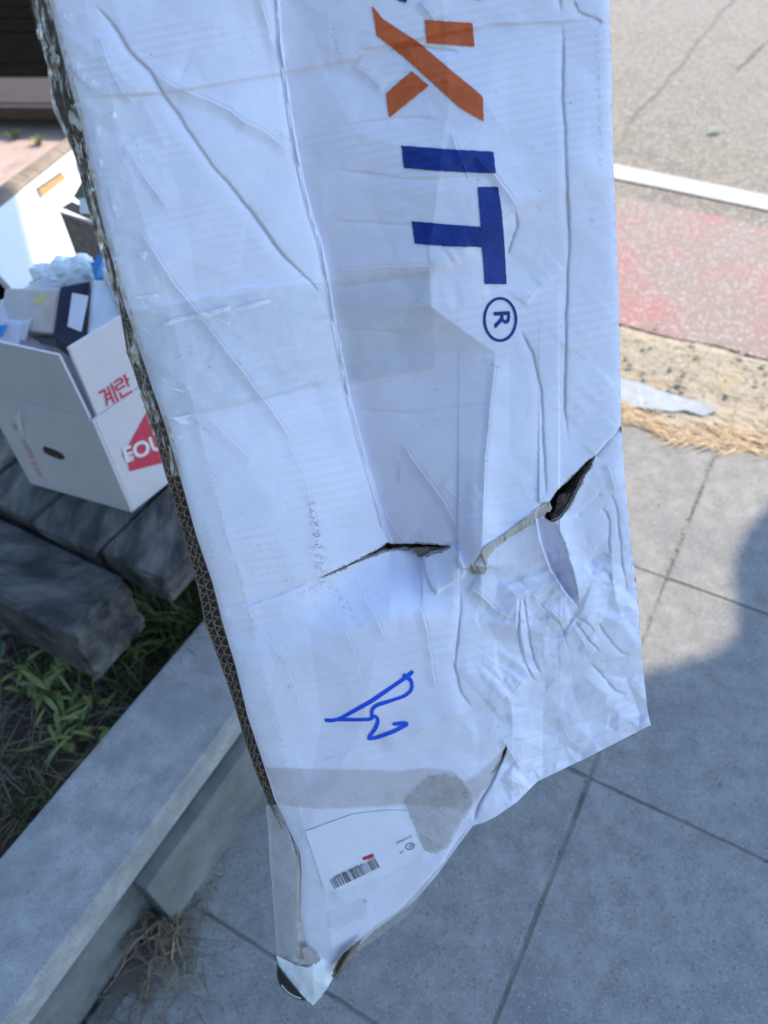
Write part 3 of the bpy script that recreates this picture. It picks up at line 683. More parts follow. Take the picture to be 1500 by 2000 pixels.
# ---------------------------------------------------------------- unseen sail overhead, added and cut to outline to cast the ground shade
shade = [(-6.5, 2.6), (-1.35, 1.5), (-.6, 1.35), (.2, .95), (.554, .863), (.70, .895), (.77, .925), (.805, .97), (.82, 1.04), (.85, 1.14), (.92, 1.24), (1.014, 1.33), (1.5, 1.58), (3.0, 1.7), (3.0, -1.0), (-6.5, -1.2)]
SH = 3.6; k_ = SH / math.tan(SUN_EL); sh_off = np.array([math.sin(SUN_AZ), math.cos(SUN_AZ)]) * k_
sp_ = [np.array(p) + sh_off for p in shade]; scn = np.mean(sp_, 0)
ss = thing('added_shade_sail', 'unseen grey sail on four poles, added to cast the shade on the pavement', 'shade sail', (scn[0], scn[1], 0))
bm = bmesh.new(); vv = [bm.verts.new((p[0] - scn[0], p[1] - scn[1], SH)) for p in sp_]; f = bm.faces.new(vv)
r = bmesh.ops.extrude_face_region(bm, geom=[f])
for g in r['geom']:
    if isinstance(g, bmesh.types.BMVert): g.co.z += .01
bmesh.ops.recalc_face_normals(bm, faces=bm.faces); bmesh.ops.triangulate(bm, faces=[f for f in bm.faces if len(f.verts) > 4])
me = bpy.data.meshes.new('fabric'); bm.to_mesh(me); bm.free(); link('fabric', me, M['sail'], ss)
for p in (sp_[0], sp_[-3], sp_[-2], sp_[-1]):
    bm = bmesh.new(); bmesh.ops.create_cone(bm, cap_ends=True, segments=12, radius1=.04, radius2=.04, depth=SH, matrix=Matrix.Translation((p[0] - scn[0], p[1] - scn[1], SH / 2 - .02)))
    me = bpy.data.meshes.new('pole'); bm.to_mesh(me); bm.free(); link('pole', me, M['steel'], ss)

# ---------------------------------------------------------------- unseen evergreens added behind the camera to cut off the low sky
M['bark'] = pmat('bark', (.05, .038, .03), (.11, .085, .065), 12, .9, .6)
M['conifer'] = pmat('evergreen_leaf', (.018, .036, .014), (.05, .085, .03), 3, .7)
tr0 = thing('sky_block_tree', 'unseen dark evergreen added behind the camera to block low sky', 'tree', (0, 0, 0), 'evergreens added to block low sky')
vs, fs = [], []
stemtube(vs, fs, [np.array([0, 0, -.05]), np.array([.02, 0, 1.2]), np.array([0, .03, 3.0]), np.array([0, 0, 5.2])], .12)
mesh('trunk', vs, fs, M['bark'], tr0)
vs, fs = [], []
for i in range(2600):
    z = RNG.uniform(.15, 6.4); rad = 1.15 * min(1, (z + .6) / 1.6) * (1 - (max(0, z - 3) / 3.6) ** 2) + .05
    an = RNG.uniform(0, 6.283); r = rad * (RNG.uniform(.5, 1.08) if i % 2 else RNG.uniform(.85, 1.1)) * (.85 + .3 * float(vnoise(np.array(an * 2.0), np.array(z * 2.0))))
    c = np.array([r * math.cos(an), r * math.sin(an), z]); u = RNG.normal(0, 1, 3); u /= np.linalg.norm(u); v = np.cross(u, RNG.normal(0, 1, 3)); v /= np.linalg.norm(v)
    L_ = RNG.uniform(.10, .22); i0 = len(vs); vs += [c - u * L_, c + v * L_ * .6, c + u * L_, c - v * L_ * .6]; fs.append((i0, i0 + 1, i0 + 2, i0 + 3))
mesh('crown', vs, fs, M['conifer'], tr0)
for k in range(6):
    an = math.radians(184 + k * 14.5); rr = 4.6 + .5 * RNG.random()
    t = tr0 if k == 0 else tr0.copy()
    if k:
        COL.objects.link(t)
        for ch in list(tr0.children): c = ch.copy(); COL.objects.link(c); c.parent = t
    t.location = (rr * math.sin(an), rr * math.cos(an), 0); t.rotation_euler = (0, 0, RNG.uniform(0, 6.28)); s_ = RNG.uniform(.9, 1.15); t.scale = (s_, s_, s_)

# ================================================================ the big torn carton
a_ = np.array([670, 3340, 1480.]); a_ /= np.linalg.norm(a_)
w_ = np.array([1, -.2006, 0.]); w_ /= np.linalg.norm(w_)
n_ = np.cross(a_, w_); n_ = n_ if n_[2] < 0 else -n_; n_ /= np.linalg.norm(n_)
AW, WW, NW = C2W @ a_, C2W @ w_, C2W @ n_
TIP_Z = .90
tipP = CAMP + ray(600., 1900.) * (TIP_Z / FPX)
def LP(px, py, d):
    """world point where the sight line meets the carton plane lifted by d (metres)"""
    r = ray(px, py); d = np.asarray(d, float)
    return CAMP + r * ((((tipP - CAMP) @ NW) + d) / (r @ NW))[..., None]
def UV(pts): q = np.asarray(pts) - tipP; return np.stack([q @ WW, q @ AW], -1)
carton = thing('damaged_carton', 'tall battered white cardboard carton with orange and blue lettering and a ragged tear', 'carton', tipP)

xF = [(-32, -420), (96, 0), (120, 100), (138, 168), (160, 248), (176, 320), (192, 400), (212, 480), (228, 540), (244, 600), (255, 630), (280, 705), (300, 765), (321, 825), (339, 885), (360, 960), (384, 1047), (416, 1140), (436, 1220), (460, 1300), (484, 1400), (514, 1490), (537, 1563), (562, 1615), (586, 1666), (589, 1703), (587, 1773), (592, 1845), (612, 1880)]
xR = [(1168, -420), (1190, 0), (1192, 60), (1195, 150), (1197, 300), (1203, 420), (1208, 560), (1211, 700), (1213, 830), (1222, 950), (1232, 1050), (1245, 1160), (1255, 1290), (1265, 1390), (1271, 1416)]
bot = [(612, 1880), (650, 1882), (686, 1862), (730, 1818), (802, 1768), (850, 1714), (890, 1658), (924, 1612), (946, 1606), (970, 1594), (1010, 1566), (1050, 1526), (1100, 1502), (1160, 1473), (1220, 1442), (1271, 1416)]
C2 = [(538, -60), (540, 0), (545, 80), (556, 160), (567, 240), (578, 300), (590, 360), (605, 420), (625, 480), (640, 560), (652, 640), (668, 720), (685, 800), (706, 880), (730, 960), (748, 1030), (762, 1066)]
FR = [(860, -60), (872, 100), (876, 200), (860, 320), (848, 420), (838, 500), (842, 600), (925, 660), (968, 690), (955, 830), (948, 900), (944, 980), (940, 1070)]
slitA = [(628, 1128), (650, 1117), (700, 1093), (742, 1071), (756, 1061), (768, 1062), (810, 1062), (850, 1064), (882, 1067), (862, 1077), (848, 1079), (832, 1086), (818, 1081), (806, 1073), (790, 1074), (776, 1072), (757, 1076), (742, 1080), (722, 1088), (700, 1096.5), (655, 1117.5)]
holeD = [(1163, 890), (1145, 902), (1125, 924), (1105, 944), (1090, 956), (1074, 980), (1060, 1000), (1066, 1012), (1078, 1020), (1096, 1012), (1115, 984), (1130, 954), (1143, 928), (1156, 908)]
slitE = [(988, 1455), (984, 1466), (976, 1490), (960, 1512), (968, 1500), (984, 1478), (990, 1464)]
def ragged(poly, amp):
    cl = np.array(poly + [poly[0]], float); n = int(np.hypot(*np.diff(cl, axis=0).T).sum() / 3.2); q = polyline_at(cl, np.linspace(0, 1, n, endpoint=False))
    return [tuple(x) for x in q + RNG.normal(0, amp, q.shape) + 2.2 * amp * np.stack([fbm(q[:, 0] / 9, q[:, 1] / 9), fbm(q[:, 0] / 9 + 40, q[:, 1] / 9)], -1)]
slitA, holeD, slitE = ragged(slitA, .55), ragged(holeD, .55), ragged(slitE, .7)
HOLES = [slitA, holeD, slitE]
tearC = [(915, 1110), (935, 1085), (950, 1067), (990, 1042), (1030, 1010), (1072, 982)]

# creases: points, kind, height mm, width px (before, after), ends faded
V_, R_, S_ = 'v', 'r', 's'
CRS = [
 ([(176, 0), (224, 52), (256, 104), (296, 144), (320, 188), (348, 224), (384, 280), (416, 328), (444, 356), (488, 412), (536, 476), (560, 508), (600, 544), (640, 592)], V_, 2.2, 8, 16),
 ([(160, -200), (176, 0)], V_, 2.0, 8, 16),
 ([(296, 140), (344, 172), (400, 192), (452, 216), (480, 240), (516, 256), (576, 302)], R_, 1.6, 10, 22),
 ([(190, 60), (215, 130), (240, 180), (265, 205)], R_, .9, 8, 18),
 ([(240, 275), (275, 335), (300, 370), (330, 410)], R_, .9, 6, 12),
 ([(262, 430), (300, 490), (340, 555), (385, 610), (415, 650), (470, 720), (530, 800), (580, 880)], R_, 1.3, 9, 18),
 ([(500, -40), (520, 40), (540, 110), (556, 160)], R_, 1.2, 8, 16),
 (C2, V_, 3.0, 5, 9),
 ([(1094, 30), (1100, 69), (1098, 173), (1105, 303), (1109, 433), (1111, 477), (1107, 563), (1105, 650), (1104, 720), (1102, 800), (1112, 872)], V_, 1.8, 5, 10),
 ([(1090, -200), (1094, 30)], V_, 1.5, 5, 10),
 ([(145, 190), (330, 178), (450, 158), (560, 140), (690, 112), (800, 76), (960, 46), (1090, 40), (1190, 35)], S_, -1.3, 6, 120),
 ([(640, 530), (760, 520), (840, 520), (930, 470), (1005, 410), (1100, 370), (1196, 325)], R_, 2.0, 12, 26),
 ([(650, 560), (800, 540), (845, 530)], V_, 1.0, 6, 18),
 ([(840, 525), (870, 515), (925, 480)], R_, 1.2, 8, 12),
 ([(250, 606), (350, 585), (450, 562), (560, 548), (640, 520)], S_, .9, 5, 90),
 ([(335, 812), (450, 790), (560, 765), (640, 735)], S_, -.9, 5, 90),
 ([(690, 800), (800, 806), (960, 788)], V_, .9, 8, 30),
 ([(650, 330), (800, 350), (960, 345)], V_, .8, 8, 40),
 ([(660, 640), (780, 650), (880, 640)], V_, .8, 8, 40),
 ([(670, 730), (790, 728), (930, 700), (1010, 680)], R_, .9, 8, 30),
 ([(810, 580), (850, 600), (900, 590), (960, 570)], R_, .9, 8, 14),
 ([(785, 860), (800, 890), (850, 955), (870, 985), (896, 1035), (903, 1065)], R_, 2.4, 7, 16),
 ([(735, 975), (752, 1000), (775, 1040), (795, 1058)], R_, 2.0, 6, 14),
 ([(860, 940), (905, 985), (945, 965)], R_, .9, 8, 10),
 ([(1012, 640), (1040, 690), (1058, 770), (1062, 880), (1065, 975)], V_, 1.3, 6, 14),
 ([(968, 690), (955, 830), (948, 900), (945, 985), (944, 1060)], R_, 1.2, 5, 8),
 ([(600, 1138), (540, 1162), (490, 1180), (436, 1202)], V_, 1.5, 5, 9),
 ([(395, 805), (440, 850), (500, 905)], R_, .5, 10, 20),
 ([(560, 860), (600, 940), (612, 1000), (625, 1120)], R_, .7, 9, 16),
 ([(690, 1110), (720, 1180), (760, 1260)], R_, .6, 8, 18),
 ([(820, 1180), (836, 1240), (845, 1310), (852, 1350)], R_, .9, 7, 14),
 ([(898, 1150), (900, 1190), (892, 1260), (886, 1300), (900, 1352), (922, 1384)], V_, 2.0, 6, 14),
 ([(912, 1145), (940, 1165), (965, 1190), (1000, 1208)], R_, 2.2, 6, 12),
 ([(1014, 1160), (1012, 1240), (1022, 1290), (1038, 1322), (1050, 1335)], V_, 3.0, 5, 7),
 ([(1022, 1158), (1030, 1230), (1042, 1290), (1058, 1322)], V_, 2.6, 5, 8),
 ([(1012, 1165), (1018, 1230), (1030, 1290)], R_, 2.0, 5, 6),
 ([(1036, 1155), (1060, 1180), (1078, 1195), (1096, 1212), (1120, 1205)], R_, 2.0, 6, 14),
 ([(1040, 1210), (1075, 1204), (1092, 1220), (1100, 1240), (1060, 1248)], V_, 1.8, 6, 12),
 ([(1120, 1208), (1100, 1232), (1104, 1246)], V_, 1.8, 6, 10),
 ([(1122, 1212), (1148, 1250), (1172, 1274)], V_, 2.4, 6, 12),
 ([(1120, 1220), (1150, 1270), (1160, 1278)], R_, 1.6, 6, 10),
 ([(1125, 1205), (1150, 1222), (1162, 1235)], V_, 2.0, 6, 10),
 ([(1168, 1215), (1184, 1242), (1200, 1262), (1212, 1275), (1232, 1280)], V_, 2.2, 6, 12),
 ([(1150, 1296), (1170, 1312), (1186, 1332), (1202, 1350), (1228, 1358)], V_, 2.6, 7, 16),
 ([(1060, 1300), (1100, 1296), (1150, 1294)], R_, 1.2, 8, 20),
 ([(1170, 992), (1184, 1002), (1190, 1020), (1188, 1060), (1192, 1085)], V_, 1.8, 6, 12),
 ([(1150, 1095), (1175, 1082), (1195, 1092)], V_, 1.4, 6, 10),
 ([(1140, 1125), (1178, 1112), (1190, 1122), (1196, 1140)], V_, 1.6, 6, 10),
 ([(1140, 1155), (1180, 1142), (1205, 1145)], V_, 1.2, 6, 10),
 ([(1192, 960), (1204, 990), (1208, 1030), (1212, 1060), (1216, 1110), (1225, 1160)], V_, 1.8, 6, 12),
 ([(1185, 905), (1192, 925), (1204, 960)], R_, 1.2, 6, 12),
 ([(1122, 1010), (1150, 985), (1175, 962)], V_, .9, 6, 12),
 ([(1110, 1150), (1155, 1080), (1182, 1030)], R_, 1.0, 8, 16),
 ([(960, 1390), (1000, 1355), (1020, 1330), (1040, 1300)], R_, 2.0, 10, 30),
 ([(740, 1468), (810, 1432), (900, 1392), (960, 1370), (1010, 1350)], R_, 1.4, 7, 22),
 ([(520, 1470), (640, 1440), (740, 1410), (860, 1360)], V_, .5, 10, 30),
 ([(990, 1450), (1050, 1440), (1130, 1412), (1200, 1392), (1262, 1366)], V_, 1.3, 6, 14),
 ([(1000, 1490), (1060, 1475), (1140, 1448), (1210, 1418), (1266, 1392)], V_, 2.0, 4, 8),
 ([(1010, 1518), (1060, 1500), (1130, 1472), (1200, 1440), (1262, 1410)], V_, 1.8, 4, 7),
 ([(980, 1440), (1000, 1475), (1020, 1505)], R_, 1.4, 6, 10),
 ([(1090, 1400), (1110, 1440), (1140, 1465)], R_, 1.2, 6, 12),
 ([(985, 1510), (1010, 1530), (1020, 1555)], R_, 1.2, 6, 12),
 ([(990, 1455), (965, 1520), (935, 1570), (925, 1605)], V_, 3.0, 5, 9),
 ([(598, 1620), (680, 1600), (720, 1582), (790, 1580)], R_, .7, 6, 18),
 ([(640, 1760), (720, 1735), (800, 1690), (850, 1672)], R_, 1.2, 7, 20),
 ([(700, 1850), (790, 1770), (860, 1690), (915, 1612)], V_, 1.6, 6, 12),
 ([(880, 250), (900, 310), (925, 300), (965, 340), (1010, 400), (1015, 415)], R_, 1.3, 8, 16),
 ([(690, 125), (720, 145), (750, 175)], R_, 1.0, 7, 14),
 ([(700, 100), (800, 88), (870, 98), (900, 100)], V_, 1.2, 7, 12),
 ([(820, 0), (840, 25), (850, 40)], R_, 1.0, 6, 12),
 ([(1120, 0), (1130, 25), (1155, 34), (1180, 45)], V_, 1.2, 6, 14),
 ([(1005, 410), (1010, 440), (1000, 470), (990, 500)], V_, 1.2, 6, 10),
 ([(1020, 600), (1050, 560), (1100, 520)], R_, .9, 6, 12),
 ([(1100, 690), (1150, 650), (1200, 610)], R_, .6, 8, 18),
 ([(1115, 830), (1160, 780), (1200, 740)], R_, .6, 8, 18),
 ([(1160, 896), (1190, 860), (1213, 832)], V_, 2.0, 5, 10),
 ([(660, 250), (760, 230), (860, 232)], V_, .6, 8, 30), ([(650, 430), (780, 440), (840, 436)], V_, .6, 8, 30),
 ([(455, 1150), (560, 1300), (600, 1420)], R_, .4, 14, 30), ([(660, 1190), (700, 1300), (720, 1420)], R_, .4, 14, 30),
]
KA = 1.7
from mathutils.geometry import delaunay_2d_cdt
FX0, FY0, FW_, FH_ = -140, -470, 1480, 2480
def facet_map(spacing, stretch, seed, shear=.2):
    """randomly creased sheet: flat triangles with random corner heights, sampled on a 2-unit raster"""
    rg = np.random.default_rng(seed); nx = int(FW_ / (spacing * stretch)) + 4; ny = int(FH_ / spacing) + 4
    gx, gy = np.meshgrid(np.arange(nx), np.arange(ny)); gx = gx + rg.uniform(-.48, .48, gx.shape); gy = gy + rg.uniform(-.48, .48, gy.shape)
    X = FX0 - spacing * stretch + gx * spacing * stretch; Y = FY0 - spacing + gy * spacing - shear * (X - 600)
    h = rg.normal(0, 1, X.shape).ravel(); pts = np.stack([X.ravel(), Y.ravel()], -1)
    v, _, f, *_ = delaunay_2d_cdt([Vector(p) for p in pts], [], [], 0, 1e-5)
    out = np.zeros((FH_ // 2, FW_ // 2), np.float32)
    for t in f:
        p = pts[list(t)]; hh = h[list(t)]
        x0, y0 = np.floor((p.min(0) - (FX0, FY0)) / 2).astype(int); x1, y1 = np.ceil((p.max(0) - (FX0, FY0)) / 2).astype(int) + 1
        x0, y0, x1, y1 = max(x0, 0), max(y0, 0), min(x1, out.shape[1]), min(y1, out.shape[0])
        if x0 >= x1 or y0 >= y1: continue
        xx, yy = np.meshgrid(np.arange(x0, x1) * 2 + FX0, np.arange(y0, y1) * 2 + FY0)
        d = (p[1, 1] - p[2, 1]) * (p[0, 0] - p[2, 0]) + (p[2, 0] - p[1, 0]) * (p[0, 1] - p[2, 1])
        if abs(d) < 1e-6: continue
        a = ((p[1, 1] - p[2, 1]) * (xx - p[2, 0]) + (p[2, 0] - p[1, 0]) * (yy - p[2, 1])) / d
        b = ((p[2, 1] - p[0, 1]) * (xx - p[2, 0]) + (p[0, 0] - p[2, 0]) * (yy - p[2, 1])) / d
        c = 1 - a - b; m = (a >= -1e-4) & (b >= -1e-4) & (c >= -1e-4)
        out[y0:y1, x0:x1][m] = (a * hh[0] + b * hh[1] + c * hh[2])[m]
    return out
FM4 = facet_map(21, 1.4, 31, .3)
FM1, FM2, FM3 = facet_map(150, 1.5, 3, .2), facet_map(38, 1.5, 8, .35), facet_map(80, 1.6, 21, .15)
def fsample(fm, X, Y):
    x = np.clip((X - FX0) / 2, 0, fm.shape[1] - 1.001); y = np.clip((Y - FY0) / 2, 0, fm.shape[0] - 1.001)
    xi, yi = x.astype(int), y.astype(int); fx, fy = x - xi, y - yi
    return (fm[yi, xi] * (1 - fx) + fm[yi, xi + 1] * fx) * (1 - fy) + (fm[yi + 1, xi] * (1 - fx) + fm[yi + 1, xi + 1] * fx) * fy
def poly_in(X, Y, poly):
    d, _, _ = sdist(X, Y, poly + [poly[0]]); return np.where(inpoly(X, Y, poly), d, 0.0)
def crease(H, X, Y, pts, kd, A, w1, w2):
    p = np.asarray(pts, float); mg = max(w1, w2) * 6 + 12
    m = (X > p[:, 0].min() - mg) & (X < p[:, 0].max() + mg) & (Y > p[:, 1].min() - mg) & (Y < p[:, 1].max() + mg)
    if not m.any(): return
    x, y = X[m], Y[m]
    x = x + 5 * fbm(x / 28, y / 28, 3); y = y + 5 * fbm(x / 30 + 50, y / 30, 3)
    d, s, t = sdist(x, y, p)
    env = np.clip(t / .12, 0, 1) * np.clip((1 - t) / .12, 0, 1); env = env * env * (3 - 2 * env)
    env = env * (.65 + .7 * vnoise(t * 9 + p[0, 0], t * 0 + p[0, 1])) if A < 2.9 else env
    w = np.where(s < 0, w1, w2)
    wl = 2.6 * w + 6
    if kd == V_: h = -.55 * np.exp(-d / 2.6) - .30 * np.maximum(0, 1 - d / wl) ** 1.7 + np.where(s > 0, .42, -.05) * np.exp(-(d / (w * 2.2)) ** 1.3) * np.clip(d / 3.5, 0, 1)
    elif kd == R_: h = .85 * np.maximum(0, 1 - d / (wl * np.where(s < 0, .75, 1.6))) ** 1.5 - .18 * np.exp(-((d - 2.5) / 1.6) ** 2) * (s > 0)
    else: h = np.where(s < 0, 1, 0) * np.exp(-d / w2) * np.clip(d / w1, 0, 1)
    H[m] += KA * A * env * h * (.62 if p[:, 0].min() > 990 and p[:, 1].min() > 930 else 1.0)
def height(px, py):
    X = np.asarray(px, float); Y = np.asarray(py, float); shp = X.shape; X = X.ravel(); Y = Y.ravel()
    H = 5 * fbm(X / 420, Y / 420, 2) + 1.2 * fbm(X / 130 + 7, Y / 130, 3) + 2.0 * fsample(FM1, X, Y) + .75 * fsample(FM3, X, Y) + .10 * fsample(FM4, X, Y)
    # crushed middle: steep at the long crease, rising again to the right
    yb = np.interp(X, [300, 436, 600, 762, 885, 930, 1072, 1160, 1215], [1240, 1202, 1138, 1066, 1068, 1095, 985, 893, 832])
    Yu = np.minimum(Y, yb); c = lut(C2, Yu); f = lut(FR, Yu); D = np.interp(Yu, [-420, -100, 60, 300, 700, 1075], [10, 17, 21, 28, 38, 60])
    s = np.clip((X - c) / np.maximum(f - c, 40), 0, 1)
    wd_ = 6 + 90 * np.clip((Y - yb) / 25, 0, 1)
    side = np.where(X < c, .74 * np.exp(-(c - X) / 150), (.74 + .26 * np.clip((X - c) / wd_, 0, 1)) * ((1 - s) * .92 + .08 * (1 - s) ** 3))
    k = np.clip((Y - yb) / 150, 0, 1); H -= D * side * (1 - k * k * (3 - 2 * k))
    # tongue of the upper board pushed over the tear
    H += 7 * np.exp(-((X - 928) / np.where(X < 928, 22, 40)) ** 2) * np.clip((Y - 880) / 170, 0, 1) * np.clip((1112 - Y) / 8, 0, 1)
    # flap lifted below the slit and the hollow on its left
    pf = poly_in(X, Y, [(824, 1084), (858, 1076), (884, 1066), (898, 1078), (914, 1116), (904, 1131), (884, 1142), (868, 1150), (853, 1162), (838, 1146), (828, 1118)])
    H += np.clip(pf / 5, 0, 1) * (5.5 + .06 * (X - 824)) + 1.2 * np.clip(pf / 18, 0, 1)
    H -= 8 * np.exp(-((X - 812) / 20) ** 2 - ((Y - 1112) / 42) ** 2) * np.clip((826 - X) / 4, 0, 1) + 4 * np.exp(-((X - 780) / 40) ** 2 - ((Y - 1096) / 30) ** 2) * (X < 824)
    d, sd_, t = sdist(X, Y, [(560, 1152), (650, 1117), (745, 1074), (762, 1066), (885, 1070)])
    H += np.clip(t / .2, 0, 1) * np.clip((1 - t) / .05, 0, 1) * np.where(Y < np.interp(X, [560, 650, 745, 762, 885], [1152, 1117, 1074, 1066, 1070]), 3.0, -1.5) * np.exp(-d / 55)
    # board above the brown strip stands proud
    for pts, A, wd in ((tearC, 8, 90), ([(1072, 982), (1105, 944), (1163, 890), (1213, 832)], 3.0, 80)):
        d, sd_, t = sdist(X, Y, pts)
        up_ = sd_ > 0
        H += np.where(up_, -1, 1) * 0 + A * np.exp(-d / wd) * np.where(Y < np.interp(X, [p[0] for p in pts], [p[1] for p in pts]), 1, -.35) * (X > pts[0][0] - 20) * (X < pts[-1][0] + 20)
    # pocket folded in on the right
    yl = [(1046, 1005), (1056, 1060), (1074, 1110), (1100, 1152), (1124, 1182)]; yr = [(1086, 1020), (1104, 1060), (1118, 1110), (1128, 1150), (1130, 1184)]
    l = lut(yl, Y); r = lut(yr, Y); s = np.clip((X - l) / np.maximum(r - l, 4), 0, 1)
    env = np.clip((Y - 1000) / 15, 0, 1) * np.clip((1186 - Y) / 40, 0, 1)
    H += env * np.where(X < l, 7.0 * np.exp(-(l - X) / 28) , np.where(X < r, 7 - 27 * np.clip((X - l) / 5, 0, 1) + 25 * s ** 1.2, 5.0 * np.exp(-(X - r) / 24)))
    # crumpled lower right corner
    mk = np.clip((X - 880) / 120, 0, 1) * np.clip((Y - 1040 - (1000 - X) * .2) / 90, 0, 1)
    H += mk * (2.1 * fsample(FM2, X, Y) + .75 * fsample(FM4, X, Y) + 2.2 * fsample(FM3, X + 300, Y) + 2.0 * (ridged(X / 66, Y / 66 + X / 150, 3) - .5) + 4.0 * fbm(X / 95, Y / 95, 2))
    H -= mk * 12 * np.clip((Y - 1300 - (1080 - X) * .25) / 120, 0, 1) * np.clip((X - 1000) / 60, 0, 1)
    # lower left board bows towards the bottom
    H -= 6 * np.clip((Y - 1560) / 300, 0, 1) ** 2
    # edge roll-off at the free edges
    e = lut(xF, Y); H -= 2.2 * np.exp(-np.clip(X - e, 0, 900) / 9)
    e = lut(xR, Y); H -= 2.5 * np.exp(-np.clip(e - X, 0, 900) / 10)
    for pts, kd, A, w1, w2 in CRS: crease(H, X, Y, pts, kd, A, w1, w2)
    # flute lines telegraphing through the liner
    u = (Y + .2 * X) * .97
    H += .2 * np.sin(u * 2 * np.pi / 17.5 + 2 * fbm(X / 200, Y / 200)) * np.clip(vnoise(X / 160 + 3, Y / 70) * 2.4 - .9, 0, 1)
    H += .7 * mk * np.sin((Y + .38 * X) * 2 * np.pi / 23 + 3 * fbm(X / 120, Y / 120)) * np.clip(vnoise(X / 90, Y / 60 + 9) * 2 - .6, 0, 1)
    H += .3 * fbm(X / 24, Y / 24, 3)
    return (H * .001).reshape(shp)

# front board as one sheet with real holes
NS, NT = 560, 1040
tt = np.linspace(0, 1, NT); sv = np.linspace(0, 1, NS)
Lc = polyline_at(xF, tt); Rc = polyline_at(xR, tt); Tc = polyline_at([(-32, -420), (1168, -420)], sv); Bc = polyline_at(bot, sv)
S3, T3 = sv[None, :, None], tt[:, None, None]
PX = (1 - S3) * Lc[:, None] + S3 * Rc[:, None] + (1 - T3) * Tc[None] + T3 * Bc[None] - ((1 - S3) * (1 - T3) * Lc[0] + S3 * (1 - T3) * Rc[0] + (1 - S3) * T3 * Lc[-1] + S3 * T3 * Rc[-1])
px, py = PX[..., 0].copy(), PX[..., 1].copy()
inside_any = np.zeros(px.shape, bool)
for hp in HOLES:
    hp_c = hp + [hp[0]]
    m = (px > min(p[0] for p in hp) - 6) & (px < max(p[0] for p in hp) + 6) & (py > min(p[1] for p in hp) - 6) & (py < max(p[1] for p in hp) + 6)
    x, y = px[m], py[m]; d, _, t = sdist(x, y, hp_c); ins = inpoly(x, y, hp)
    q = polyline_at(hp_c, t); sn = d < 1.5
    x = np.where(sn, q[:, 0], x); y = np.where(sn, q[:, 1], y); px[m], py[m] = x, y
    im = np.zeros(px.shape, bool); im[m] = ins | sn; core = np.zeros(px.shape, bool); core[m] = ins & ~sn
    inside_any |= im
cells = inside_any[:-1, :-1] & inside_any[1:, :-1] & inside_any[1:, 1:] & inside_any[:-1, 1:]
cx = (px[:-1, :-1] + px[1:, 1:] + px[1:, :-1] + px[:-1, 1:]) / 4; cy = (py[:-1, :-1] + py[1:, 1:] + py[1:, :-1] + py[:-1, 1:]) / 4
cut = np.zeros(cells.shape, bool)
for hp in HOLES: cut |= inpoly(cx, cy, hp)
keep = ~(cells & cut)
HH = height(px, py)
FV = LP(px, py, HH)
# dirt: scuffs with their own outlines
dirt_shade = np.zeros(px.shape)
for pts, A, wd in [([(608, 985), (616, 1030), (622, 1075)], .9, 7), ([(618, 1060), (626, 1110), (630, 1130)], .5, 14), ([(590, 1160), (640, 1140), (680, 1190)], .35, 9), ([(690, 1200), (700, 1220)], .3, 6),
                   ([(412, 900), (440, 1045), (470, 1130), (495, 1230), (520, 1335), (545, 1430), (560, 1500), (580, 1570)], .28, 4), ([(400, 1030), (412, 1075), (418, 1090)], .35, 7),
                   ([(1165, 60), (1170, 200), (1172, 320)], .3, 5), ([(1150, 420), (1160, 440)], .4, 5), ([(800, 860), (940, 880), (952, 980)], 0, 5), ([(955, 800), (950, 900)], .25, 5),
                   ([(560, 1540), (600, 1660)], .25, 5), ([(712, 1758), (716, 1765)], .9, 4), ([(790, 1395), (790, 1460)], 0, 4)]:
    if A == 0: continue
    d, _, t = sdist(px, py, pts); dirt_shade = np.maximum(dirt_shade, A * np.exp(-(d / wd) ** 2) * (vnoise(px / 6, py / 4) > .42))
for ln in range(8):   # faint offset print picked up from another sheet
    y0 = 1030 + ln * 15; d, _, t = sdist(px, py, [(462 + ln * 4, y0 + 8), (520 + ln * 4 + 25 * (ln % 3), y0 - 4)]); dirt_shade = np.maximum(dirt_shade, .22 * np.exp(-(d / 3) ** 2) * (vnoise(px / 3, py / 3) > .4))
rs = np.random.default_rng(77)
for _ in range(34):
    x0, y0 = rs.uniform(300, 1230), rs.uniform(20, 1700); L_, an_ = rs.uniform(8, 60), rs.choice([-.2, 1.4, .5]) + rs.normal(0, .2)
    if not (lut(xF, y0) + 20 < x0 < lut(xR, y0) - 10): continue
    m = (abs(px - x0) < 80) & (abs(py - y0) < 80); d, _, t = sdist(px[m], py[m], [(x0, y0), (x0 + L_ * math.cos(an_), y0 + L_ * math.sin(an_))])
    dirt_shade[m] = np.maximum(dirt_shade[m], rs.uniform(.1, .4) * np.exp(-(d / rs.uniform(1.5, 5)) ** 2) * (vnoise(px[m] / 5, py[m] / 4) > .35))
for _ in range(70):
    x0, y0 = rs.uniform(200, 1260), rs.uniform(0, 1850); m = (abs(px - x0) < 8) & (abs(py - y0) < 8); dirt_shade[m] = np.maximum(dirt_shade[m], rs.uniform(.3, .9) * np.exp(-((px[m] - x0) ** 2 + (py[m] - y0) ** 2) / rs.uniform(1.5, 6)))
e_ = lut(xR, py) - px; dirt_shade = np.maximum(dirt_shade, .35 * np.exp(-np.clip(e_, 0, 900) / 5) * (vnoise(px / 12, py / 9) > .55))
d, _, _ = sdist(px, py, C2); dirt_shade = np.maximum(dirt_shade, .16 * np.exp(-(d / 2.5) ** 2))  # thin dark line along the long fold: crease shade painted into this mask
worn = np.zeros(px.shape)
for hp, A in ((slitA, .9), (holeD, .8), (slitE, .8)):
    d, _, _ = sdist(px, py, hp + [hp[0]]); worn = np.maximum(worn, A * (d < .7 + 4.0 * vnoise(px / 16, py / 16) ** 2))
